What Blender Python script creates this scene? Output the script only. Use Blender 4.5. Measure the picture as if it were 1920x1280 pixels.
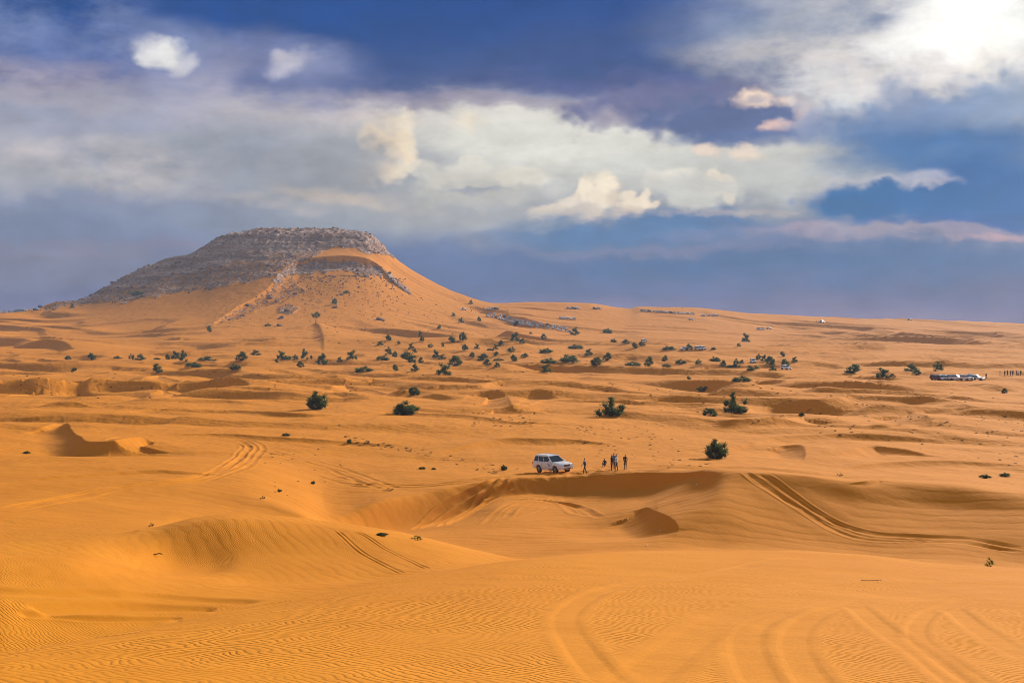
# Desert valley with a rocky mesa, parked off-roaders and shrubs under a clouded sky
import bpy, bmesh, math, random
import numpy as np
from mathutils import Vector, Matrix, Quaternion

for _o in list(bpy.data.objects):
    bpy.data.objects.remove(_o)
random.seed(7)
RNG = np.random.default_rng(11)
scene = bpy.context.scene
COL = scene.collection

# ------------------------------------------------------------------ camera
F = 2667.0            # focal length in photo pixels (1920 wide)
YH = 610.0            # eye level in the photo
cam_d = bpy.data.cameras.new('camera')
cam = bpy.data.objects.new('camera', cam_d)
COL.objects.link(cam)
cam_d.sensor_width = 36.0
cam_d.lens = 36.0 * F / 1920.0
cam_d.shift_y = -30.0 / 1920.0
cam_d.clip_start = 0.1
cam_d.clip_end = 20000.0
cam.location = (0, 0, 0)
cam.rotation_euler = (math.radians(90), 0, 0)
scene.camera = cam

# ------------------------------------------------------------------ sun, exposure
SUN_EL, SUN_AZ = 21.0, 36.0          # degrees; azimuth to the right of the view
sun_d = bpy.data.lights.new('sun', 'SUN')
sun_d.energy = 1.5
sun_d.angle = math.radians(10)
sun_d.color = (1.0, 0.90, 0.76)
sun = bpy.data.objects.new('sun', sun_d)
COL.objects.link(sun)
_d = Vector((math.sin(math.radians(SUN_AZ)) * math.cos(math.radians(SUN_EL)),
             math.cos(math.radians(SUN_AZ)) * math.cos(math.radians(SUN_EL)),
             math.sin(math.radians(SUN_EL))))
sun.rotation_euler = (-_d).to_track_quat('-Z', 'Y').to_euler()
sun.location = (0, 0, 200)
vs = scene.view_settings
vs.view_transform = 'Standard'
vs.look = 'None'
vs.exposure = 2.14
vs.gamma = 1.0
vs.use_curve_mapping = False
scene.render.engine = 'CYCLES'
scene.cycles.max_bounces = 6
scene.cycles.volume_bounces = 0
scene.cycles.use_denoising = True
scene.cycles.denoising_prefilter = 'ACCURATE'
scene.cycles.pixel_filter_type = 'BLACKMAN_HARRIS'
scene.cycles.filter_width = 0.9

# ------------------------------------------------------------------ node helpers
class NT:
    def __init__(s, tree):
        s.t = tree; s.n = tree.nodes; s.l = tree.links
    def new(s, kind, **kw):
        nd = s.n.new(kind)
        for k, v in kw.items():
            setattr(nd, k, v)
        return nd
    def put(s, sock, v):
        if isinstance(v, bpy.types.NodeSocket):
            s.l.new(v, sock)
        elif v is not None:
            sock.default_value = v
    def m(s, op, a, b=None, c=None, clamp=False):
        nd = s.new('ShaderNodeMath', operation=op, use_clamp=clamp)
        s.put(nd.inputs[0], a); s.put(nd.inputs[1], b)
        if c is not None: s.put(nd.inputs[2], c)
        return nd.outputs[0]
    def v(s, op, a, b=None, sc=None):
        nd = s.new('ShaderNodeVectorMath', operation=op)
        s.put(nd.inputs[0], a)
        if b is not None: s.put(nd.inputs[1], b)
        if sc is not None: s.put(nd.inputs['Scale'], sc)
        return nd.outputs['Value'] if op in ('LENGTH', 'DOT_PRODUCT', 'DISTANCE') else nd.outputs['Vector']
    def mix(s, fac, a, b, blend='MIX'):
        nd = s.new('ShaderNodeMix', data_type='RGBA', blend_type=blend)
        nd.clamp_factor = True
        s.put(nd.inputs[0], fac)
        s.put(nd.inputs[6], col4(a)); s.put(nd.inputs[7], col4(b))
        return nd.outputs[2]
    def rng(s, v, a, b, c=0.0, d=1.0, smooth=True):
        nd = s.new('ShaderNodeMapRange')
        nd.interpolation_type = 'SMOOTHSTEP' if smooth else 'LINEAR'
        nd.clamp = True
        s.put(nd.inputs['Value'], v)
        for i, x in zip(('From Min', 'From Max', 'To Min', 'To Max'), (a, b, c, d)):
            s.put(nd.inputs[i], x)
        return nd.outputs['Result']
    def noise(s, vec, scale, detail=4.0, rough=0.5, dist=0.0, color=False, lac=2.0):
        nd = s.new('ShaderNodeTexNoise')
        s.put(nd.inputs['Vector'], vec)
        nd.inputs['Scale'].default_value = scale
        nd.inputs['Detail'].default_value = detail
        nd.inputs['Roughness'].default_value = rough
        nd.inputs['Distortion'].default_value = dist
        nd.inputs['Lacunarity'].default_value = lac
        return nd.outputs['Color' if color else 'Fac']
    def voro(s, vec, scale, feature='F1', out='Distance', smooth=None):
        nd = s.new('ShaderNodeTexVoronoi', feature=feature)
        s.put(nd.inputs['Vector'], vec)
        nd.inputs['Scale'].default_value = scale
        if smooth is not None: nd.inputs['Smoothness'].default_value = smooth
        return nd.outputs[out]
    def attr(s, name, out='Fac'):
        nd = s.new('ShaderNodeAttribute', attribute_name=name)
        return nd.outputs[out]

def col4(c):
    if isinstance(c, (tuple, list)):
        return tuple(c[:3]) + (1.0,)
    return c

def lin(r, g, b):
    f = lambda c: c / 12.92 if c <= 0.04045 else ((c + 0.055) / 1.055) ** 2.4
    return tuple(f(x / 255.0) for x in (r, g, b))

# ------------------------------------------------------------------ sky and clouds (world)
def deg(px, py):
    """direction of a point of the photo, as (azimuth, elevation) in degrees"""
    u = (px - 960.0) / F
    a = math.atan(u)
    return math.degrees(a), math.degrees(math.atan((YH - py) / F * math.cos(a)))

world = bpy.data.worlds.new('World')
scene.world = world
world.use_nodes = True
world.cycles.sampling_method = 'MANUAL'
world.cycles.sample_map_resolution = 512
W = NT(world.node_tree)
W.n.clear()
BG = 0.1
w_out = W.new('ShaderNodeOutputWorld')
w_bg = W.new('ShaderNodeBackground')
w_bg.inputs['Strength'].default_value = BG
W.l.new(w_bg.outputs[0], w_out.inputs[0])
sky = W.new('ShaderNodeTexSky', sky_type='NISHITA')
sky.sun_disc = False
sky.sun_elevation = math.radians(SUN_EL)
sky.sun_rotation = math.radians(SUN_AZ)
sky.air_density = 1.0
sky.dust_density = 1.5
tc = W.new('ShaderNodeTexCoord')
DIR = tc.outputs['Generated']
sep = W.new('ShaderNodeSeparateXYZ'); W.l.new(DIR, sep.inputs[0])
AZ = W.m('MULTIPLY', W.m('ARCTAN2', sep.outputs[0], sep.outputs[1]), 57.29578)
EL = W.m('MULTIPLY', W.m('ARCSINE', sep.outputs[2]), 57.29578)
cmb = W.new('ShaderNodeCombineXYZ')
W.l.new(AZ, cmb.inputs[0]); W.l.new(EL, cmb.inputs[1])
P0 = cmb.outputs[0]
DS = W.v('MULTIPLY', DIR, (1.0, 1.0, 2.6))          # clouds are wider than tall
def warp(nz, amp):
    return W.v('MULTIPLY', W.v('SUBTRACT', nz, (0.5, 0.5, 0.5)), amp)
n_soft = W.noise(DS, 7.0, 5, 0.55, color=True)
n_mid = W.noise(DS, 22.0, 6, 0.6, color=True)
n_puff = W.noise(W.v('MULTIPLY', DIR, (1.0, 1.0, 1.25)), 42.0, 6, 0.58, color=True)
v_puff = W.voro(W.v('ADD', W.v('MULTIPLY', DIR, (1.0, 1.0, 1.2)), W.v('MULTIPLY', n_puff, (0.02, 0.02, 0.02))), 58.0, 'SMOOTH_F1', smooth=0.6)
v_puff2 = W.voro(W.v('ADD', W.v('MULTIPLY', DIR, (1.0, 1.0, 1.2)), W.v('MULTIPLY', n_puff, (0.012, 0.012, 0.012))), 135.0, 'SMOOTH_F1', smooth=0.6)
billow = W.m('ADD', W.m('MULTIPLY', v_puff, 1.0), W.m('MULTIPLY', v_puff2, 0.45))     # 0 .. ~1
P_soft = W.v('ADD', W.v('ADD', P0, warp(n_soft, (5.0, 2.4, 0))), warp(n_mid, (1.7, 1.1, 0)))
P_soft = W.v('ADD', P_soft, warp(n_puff, (0.7, 0.5, 0)))
P_puff = W.v('ADD', P0, warp(n_puff, (0.9, 0.9, 0)))
P_puff = W.v('ADD', P_puff, warp(n_soft, (1.2, 0.7, 0)))
EXPK = 2.0 ** -vs.exposure      # cloud colours are given as they look at this exposure
HAZE = 0.00012        # the air's density per metre; it veils the sky as well
AIR = (0.60, 0.64, 0.70)
def clear_of_air(c, el):
    """what the sky behind the air must send out to look like colour c at this elevation"""
    t = math.exp(-HAZE * min(2150.0, 100.0 / max(math.sin(math.radians(max(el, 0.0))), 1e-3)))
    return tuple(max((x - a * (1 - t)) / t, 0.12 * x) for x, a in zip(c, AIR))
def sk(r, g, b, k=1.0, el=40.0):
    return tuple(c * EXPK / BG * k for c in clear_of_air(lin(r, g, b), el))

# vertical gradient of the clouded sky (elevation in degrees)
ramp = W.new('ShaderNodeValToRGB')
cr = ramp.color_ramp
sepw = W.new('ShaderNodeSeparateXYZ'); W.l.new(P_soft, sepw.inputs[0])
EW = sepw.outputs[1]
W.put(ramp.inputs[0], W.rng(EW, -2.0, 22.0, smooth=False))
stops = [(640, (152, 150, 174)), (600, (150, 148, 173)), (545, (128, 137, 168)), (480, (130, 141, 172)), (410, (156, 162, 174)),
         (340, (178, 180, 182)), (265, (192, 189, 186)), (215, (188, 183, 188)), (175, (122, 128, 160)), (120, (74, 94, 144)),
         (50, (52, 86, 146)), (-40, (72, 106, 168)), (-250, (140, 152, 176))]
def elpos(py):
    return (math.degrees(math.atan((YH - py) / F)) + 2.0) / 24.0
while len(cr.elements) < len(stops):
    cr.elements.new(0.5)
for e, (py, c) in zip(cr.elements, stops):
    e.position = min(max(elpos(py), 0), 1)
    e.color = tuple(x * EXPK for x in clear_of_air(lin(*c), e.position * 24.0 - 2.0)) + (1,)
C = W.v('MULTIPLY', ramp.outputs[0], (1 / BG,) * 3)
# broken cloud higher up and all round, outside the view
hi_n = W.rng(W.noise(W.v('MULTIPLY', DIR, (1, 1, 1.6)), 2.6, 6, 0.55), 0.38, 0.66)
hi_c = W.mix(hi_n, sk(108, 119, 150), sk(184, 180, 180))
hi_m = W.rng(EL, 14.0, 24.0)
C = W.mix(hi_m, C, hi_c)
side = W.rng(W.m('ABSOLUTE', AZ), 24.0, 45.0, 0.0, 0.75)
C = W.mix(W.m('MULTIPLY', side, W.rng(EL, 2.0, 9.0)), C, hi_c)

def blob(px, py, rx, ry, col, op=1.0, soft=0.5, puff=None, rot=0.0, bill=0.0, k=1.0, tex=0.0):
    """one cloud: an ellipse of directions with a torn (soft) or cauliflower (puff) edge"""
    global C
    a, e = deg(px, py)
    kx = math.degrees(1.0 / F)
    P = P_puff if puff else P_soft
    v = W.v('SUBTRACT', P, (a, e, 0))
    if rot:
        r = W.new('ShaderNodeVectorRotate', rotation_type='Z_AXIS')
        W.l.new(v, r.inputs['Vector']); r.inputs['Angle'].default_value = math.radians(rot)
        v = r.outputs[0]
    v = W.v('MULTIPLY', v, (1 / (rx * kx), 1 / (ry * kx), 0))
    d = W.v('LENGTH', v)
    if bill:
        d = W.m('ADD', d, W.m('MULTIPLY', W.m('SUBTRACT', billow, 0.56), bill))
    mk = W.rng(d, 1.0 - soft, 1.0 + soft, op, 0.0)
    if tex:
        mk = W.m('MULTIPLY', mk, W.rng(W.m('ADD', W.m('MULTIPLY', W.sepc(n_mid, 0), 0.6), W.m('MULTIPLY', W.sepc(n_puff, 1), 0.4)), 0.5 - tex, 0.5 + tex))
    C = W.mix(mk, C, sk(*col, k=k, el=e))
def _sepc(nz, i):
    s = W.new('ShaderNodeSeparateXYZ'); W.l.new(nz, s.inputs[0]); return s.outputs[i]
W.sepc = _sepc
# -- the dark bank over the top
blob(470, 40, 520, 110, (58, 86, 145), 0.85, 0.6)
blob(1030, 105, 560, 84, (74, 94, 142), 0.95, 0.45)
blob(950, 15, 480, 60, (44, 84, 148), 0.8, 0.8)
blob(620, 60, 260, 50, (50, 86, 146), 0.7, 0.7)
blob(1150, 165, 260, 34, (98, 106, 152), 0.8, 0.6)
blob(180, 108, 240, 44, (88, 106, 158), 0.85, 0.55)
blob(400, 150, 240, 40, (94, 108, 158), 0.7, 0.6)
blob(40, 30, 160, 70, (140, 154, 194), 0.7, 0.8, tex=0.2)
blob(215, 60, 60, 46, (140, 152, 190), 0.55, 0.8, tex=0.2)
blob(60, 150, 190, 30, (190, 178, 188), 0.75, 0.7, tex=0.25)
blob(350, 195, 230, 26, (168, 166, 184), 0.6, 0.8, tex=0.25)
blob(60, 215, 210, 26, (122, 137, 178), 0.6, 0.7)
blob(250, 225, 160, 18, (150, 156, 182), 0.5, 0.8)
blob(600, 228, 460, 26, (206, 192, 186), 0.7, 0.8, tex=0.25)
blob(250, 270, 420, 60, (160, 164, 182), 0.75, 0.7)
blob(1110, 268, 350, 76, (224, 222, 213), 0.97, 0.6)
blob(1380, 325, 280, 48, (204, 205, 201), 0.75, 0.6)
blob(960, 196, 300, 14, (150, 140, 162), 0.6, 0.7)
blob(470, 325, 340, 60, (152, 157, 170), 0.9, 0.6)
blob(640, 318, 150, 44, (158, 160, 168), 0.7, 0.6)
blob(60, 300, 130, 60, (186, 182, 190), 0.7, 0.7, tex=0.18)
blob(230, 320, 140, 60, (198, 190, 190), 0.7, 0.7, tex=0.16)
blob(150, 385, 320, 26, (136, 146, 174), 0.7, 0.8)
blob(560, 374, 230, 12, (198, 188, 182), 0.55, 0.8, tex=0.25)
blob(90, 430, 330, 30, (128, 139, 168), 0.6, 0.8)
blob(200, 465, 300, 14, (152, 146, 164), 0.55, 0.9)
# bright window of the hidden sun
blob(1760, 60, 330, 150, (244, 236, 224), 0.95, 0.6, tex=0.35)
blob(1480, 50, 190, 60, (160, 170, 186), 0.6, 0.8)
blob(1470, 86, 150, 24, (228, 214, 204), 0.55, 0.9, tex=0.25)
blob(1620, 110, 120, 60, (232, 226, 222), 0.7, 0.7, tex=0.2)
blob(1820, 45, 130, 80, (255, 253, 248), 1.0, 0.5, k=1.1)
blob(1860, 130, 60, 50, (255, 250, 240), 0.85, 0.5, puff=1, bill=0.7)
blob(1690, 30, 60, 40, (212, 212, 210), 0.6, 0.7, tex=0.12)
blob(1885, 50, 44, 40, (222, 226, 226), 0.7, 0.6, puff=1, bill=0.8, tex=0.2)
blob(1560, 165, 70, 40, (222, 228, 232), 0.75, 0.6, puff=1, tex=0.25)
# holes in the dark bank, upper left
blob(310, 112, 80, 44, (146, 156, 190), 0.6, 0.9, rot=-18)
blob(370, 155, 110, 40, (158, 160, 186), 0.6, 0.9, rot=-28)
blob(560, 150, 90, 40, (126, 134, 172), 0.5, 0.9)
blob(305, 106, 38, 24, (240, 238, 234), 0.9, 0.5, puff=1, rot=-20, bill=0.9)
blob(338, 128, 26, 14, (214, 212, 218), 0.75, 0.7, puff=1, rot=-30, bill=0.9)
blob(400, 182, 44, 16, (182, 178, 194), 0.55, 0.8, puff=1, rot=-30, bill=0.7)
blob(275, 96, 24, 18, (226, 224, 226), 0.6, 0.8, puff=1, bill=0.7)
blob(372, 165, 60, 20, (186, 180, 192), 0.6, 0.8, puff=1, rot=-30, tex=0.2)
blob(545, 128, 64, 32, (150, 156, 188), 0.6, 0.9)
blob(540, 124, 38, 17, (206, 202, 212), 0.7, 0.8, puff=1, rot=-20, bill=0.8)
blob(515, 112, 14, 10, (206, 200, 208), 0.6, 0.7, puff=1)
# tall cream edge of the grey cloud, left of centre
blob(760, 280, 22, 64, (244, 230, 206), 0.85, 0.45, puff=1, bill=0.7)
blob(740, 290, 40, 60, (240, 220, 194), 0.85, 0.4, puff=1, bill=0.9)
blob(702, 262, 34, 26, (236, 216, 192), 0.8, 0.4, puff=1, bill=1.0)
blob(722, 225, 60, 14, (236, 222, 202), 0.6, 0.7, puff=1, tex=0.25)
blob(690, 310, 44, 36, (190, 184, 182), 0.75, 0.5, puff=1, bill=0.9)
blob(620, 300, 110, 50, (160, 163, 170), 0.8, 0.5, puff=1, bill=0.7)
blob(665, 372, 130, 10, (222, 202, 182), 0.65, 0.8, puff=1, rot=8, tex=0.25)
blob(880, 232, 26, 20, (238, 224, 202), 0.7, 0.5, puff=1, bill=0.9)
# pale far cumulus
blob(870, 330, 120, 30, (228, 222, 208), 0.6, 0.3, puff=1, bill=1.1)
blob(890, 360, 130, 30, (202, 199, 192), 0.8, 0.45, puff=1, bill=0.8)
blob(905, 367, 44, 5, (158, 164, 178), 0.75, 0.7)
blob(985, 330, 60, 20, (230, 224, 210), 0.6, 0.3, puff=1, bill=1.1)
blob(1270, 340, 110, 30, (226, 220, 208), 0.5, 0.25, puff=1, bill=1.1)
blob(1338, 330, 20, 14, (244, 232, 214), 0.75, 0.35, puff=1, bill=0.7)
blob(1374, 366, 12, 24, (242, 228, 208), 0.75, 0.35, puff=1, bill=0.7)
blob(1270, 326, 40, 10, (232, 226, 214), 0.6, 0.5, puff=1, bill=0.8)
blob(1350, 352, 34, 30, (240, 226, 206), 0.8, 0.22, puff=1, bill=1.1)
blob(1300, 366, 100, 38, (208, 207, 202), 0.9, 0.35, puff=1, bill=0.9)
blob(900, 405, 240, 30, (182, 182, 184), 0.6, 0.8)
# the cream cumulus heads in the middle
blob(1118, 370, 44, 36, (248, 233, 211), 0.9, 0.3, puff=1, bill=1.0)
blob(1196, 385, 38, 24, (246, 230, 208), 0.9, 0.3, puff=1, bill=1.0)
blob(1050, 398, 64, 24, (222, 210, 196), 0.9, 0.3, puff=1, bill=1.1)
blob(1084, 400, 52, 26, (198, 190, 186), 0.85, 0.5, puff=1, bill=0.8)
blob(1150, 372, 14, 30, (214, 200, 186), 0.6, 0.6, puff=1, bill=0.6)
blob(1094, 352, 18, 13, (250, 236, 214), 0.85, 0.35, puff=1, bill=0.6)
blob(1134, 348, 16, 14, (252, 238, 216), 0.85, 0.35, puff=1, bill=0.6)
blob(1172, 364, 14, 12, (248, 232, 210), 0.85, 0.35, puff=1, bill=0.6)
blob(1204, 366, 16, 12, (250, 234, 212), 0.85, 0.35, puff=1, bill=0.6)
blob(1226, 388, 16, 9, (246, 228, 206), 0.8, 0.35, puff=1, bill=0.6)
blob(1062, 380, 26, 13, (232, 220, 204), 0.75, 0.4, puff=1, bill=0.7)
blob(1112, 392, 22, 16, (206, 194, 184), 0.7, 0.6, puff=1, bill=0.7)
blob(1186, 398, 26, 9, (210, 196, 184), 0.7, 0.6, puff=1, bill=0.7)
blob(1165, 408, 50, 16, (216, 198, 184), 0.75, 0.5, puff=1, bill=0.9)
blob(1040, 425, 130, 18, (170, 174, 184), 0.7, 0.7)
blob(1230, 436, 260, 24, (104, 134, 174), 0.9, 0.45)
blob(1330, 403, 150, 6, (212, 194, 186), 0.75, 0.7, puff=1, tex=0.25)
blob(1060, 446, 130, 14, (112, 138, 176), 0.6, 0.6)
# dark cloud right of centre
blob(1180, 205, 120, 40, (130, 128, 160), 0.85, 0.4, puff=1, bill=0.8)
blob(1280, 205, 210, 54, (114, 118, 154), 0.9, 0.35, puff=1, bill=0.7)
blob(1370, 222, 185, 48, (98, 112, 152), 0.95, 0.35, puff=1, bill=0.7)
blob(1146, 222, 40, 20, (206, 192, 188), 0.6, 0.5, puff=1, bill=0.9, tex=0.2)
blob(1425, 184, 58, 18, (244, 218, 198), 0.95, 0.45, puff=1, bill=1.0)
blob(1420, 184, 20, 8, (160, 160, 180), 0.6, 0.6, puff=1)
blob(1455, 236, 34, 11, (230, 196, 184), 0.8, 0.5, puff=1, bill=0.9)
blob(1390, 258, 130, 16, (100, 118, 162), 0.75, 0.5, puff=1)
blob(1320, 284, 30, 15, (238, 216, 198), 0.75, 0.5, puff=1, bill=0.9)
blob(1402, 290, 36, 20, (240, 220, 202), 0.75, 0.5, puff=1, bill=0.9)
blob(1516, 218, 22, 30, (226, 204, 196), 0.65, 0.6, puff=1, bill=0.8)
blob(1580, 190, 34, 22, (226, 234, 238), 0.7, 0.6, puff=1)
# big blue-grey cloud on the right with a bright torn top
blob(1740, 165, 210, 56, (230, 224, 220), 0.75, 0.45, puff=1, bill=0.7)
blob(1770, 228, 215, 66, (128, 150, 186), 0.95, 0.42, puff=1, bill=0.7)
blob(1660, 230, 130, 34, (110, 136, 178), 0.8, 0.5)
blob(1690, 170, 50, 34, (134, 148, 178), 0.7, 0.6, puff=1, bill=0.6)
blob(1900, 190, 90, 60, (144, 163, 192), 0.8, 0.5, puff=1, bill=0.6)
blob(1790, 290, 190, 56, (78, 120, 172), 0.9, 0.5)
blob(1880, 370, 175, 60, (62, 120, 172), 0.97, 0.5)
blob(1730, 336, 50, 16, (206, 202, 212), 0.6, 0.5, puff=1, bill=0.7)
blob(1620, 372, 108, 36, (206, 202, 210), 0.6, 0.32, puff=1, bill=0.6)
blob(1622, 382, 108, 34, (74, 124, 172), 1.0, 0.3, puff=1, bill=0.42)
blob(1745, 350, 54, 12, (216, 206, 212), 0.65, 0.5, puff=1, bill=0.7)
blob(1750, 380, 130, 36, (66, 122, 172), 1.0, 0.4, puff=1, bill=0.9)
blob(1700, 440, 330, 13, (196, 174, 188), 0.75, 0.8, tex=0.3)
blob(1880, 444, 90, 6, (226, 186, 184), 0.75, 0.7, puff=1, tex=0.2)
blob(1790, 420, 180, 8, (84, 124, 178), 0.7, 0.6)
# layered blue dusk band near the horizon
blob(1500, 492, 600, 32, (96, 132, 168), 0.8, 0.8)
blob(1250, 470, 220, 8, (154, 152, 178), 0.4, 0.9)
blob(900, 520, 260, 30, (124, 137, 170), 0.5, 0.8)
blob(120, 500, 330, 44, (146, 146, 160), 0.6, 0.8)
blob(60, 285, 60, 30, (206, 196, 196), 0.6, 0.5, puff=1, bill=0.9, tex=0.2)
blob(225, 325, 50, 40, (204, 196, 194), 0.55, 0.5, puff=1, bill=0.9, tex=0.2)
blob(150, 268, 60, 20, (196, 190, 196), 0.5, 0.5, puff=1, bill=0.9, tex=0.2)
blob(20, 350, 60, 30, (176, 176, 188), 0.5, 0.6, puff=1, bill=0.8)
# streaks and mottling inside the cloud
mt = W.m('ADD', W.m('MULTIPLY', W.noise(W.v('MULTIPLY', DIR, (1, 1, 3.0)), 18.0, 8, 0.66, 0.4), 0.65), W.m('MULTIPLY', _sepc(n_puff, 2), 0.35))
C = W.v('SCALE', C, sc=W.rng(mt, 0.3, 0.7, 0.80, 1.20, smooth=False))
fin = W.mix(0.006, C, sky.outputs[0])
W.l.new(fin, w_bg.inputs['Color'])
# ------------------------------------------------------------------ numeric noise
_perm = np.random.default_rng(3).permutation(256)
_perm = np.concatenate([_perm, _perm, _perm])
_g = np.array([(math.cos(a), math.sin(a)) for a in np.linspace(0, 2 * math.pi, 16, endpoint=False)])
def perlin(x, y, seed=0):
    x = np.asarray(x, float); y = np.asarray(y, float)
    xi = np.floor(x).astype(np.int64); yi = np.floor(y).astype(np.int64)
    fx = x - xi; fy = y - yi
    xi = (xi + seed * 37) & 255; yi = (yi + seed * 91) & 255
    def gr(ix, iy, dx, dy):
        h = _perm[_perm[ix & 255] + (iy & 255)] & 15
        return _g[h, 0] * dx + _g[h, 1] * dy
    u = fx * fx * fx * (fx * (fx * 6 - 15) + 10); v = fy * fy * fy * (fy * (fy * 6 - 15) + 10)
    a = gr(xi, yi, fx, fy); b = gr(xi + 1, yi, fx - 1, fy)
    c = gr(xi, yi + 1, fx, fy - 1); d = gr(xi + 1, yi + 1, fx - 1, fy - 1)
    return (a + (b - a) * u) * (1 - v) + (c + (d - c) * u) * v
def fbm(x, y, o=4, seed=0, g=0.5):
    s = 0; a = 1.0; t = 0
    for i in range(o):
        s = s + a * perlin(x * 2 ** i, y * 2 ** i, seed + i); t += a; a *= g
    return s / t * 1.6
def sstep(a, b, x):
    t = np.clip((x - a) / (b - a), 0, 1)
    return t * t * (3 - 2 * t)

def pchip_slopes(x, y):
    h = np.diff(x, axis=0); dl = np.diff(y, axis=0) / h
    d = np.zeros_like(y)
    w1 = 2 * h[1:] + h[:-1]; w2 = h[1:] + 2 * h[:-1]
    ok = dl[:-1] * dl[1:] > 0
    with np.errstate(divide='ignore', invalid='ignore'):
        hm = (w1 + w2) / (w1 / dl[:-1] + w2 / dl[1:])
    d[1:-1] = np.where(ok, hm, 0)
    d[0] = dl[0]; d[-1] = dl[-1]
    return d
def pchip1(x, y, q):
    x = np.asarray(x, float); y = np.asarray(y, float)
    q = np.clip(q, x[0], x[-1])
    d = pchip_slopes(x, y)
    i = np.clip(np.searchsorted(x, q, side='right') - 1, 0, len(x) - 2)
    h = x[i + 1] - x[i]; t = (q - x[i]) / h
    return ((1 + 2 * t) * (1 - t) ** 2 * y[i] + t * (1 - t) ** 2 * h * d[i]
            + t * t * (3 - 2 * t) * y[i + 1] + t * t * (t - 1) * h * d[i + 1])

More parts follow.
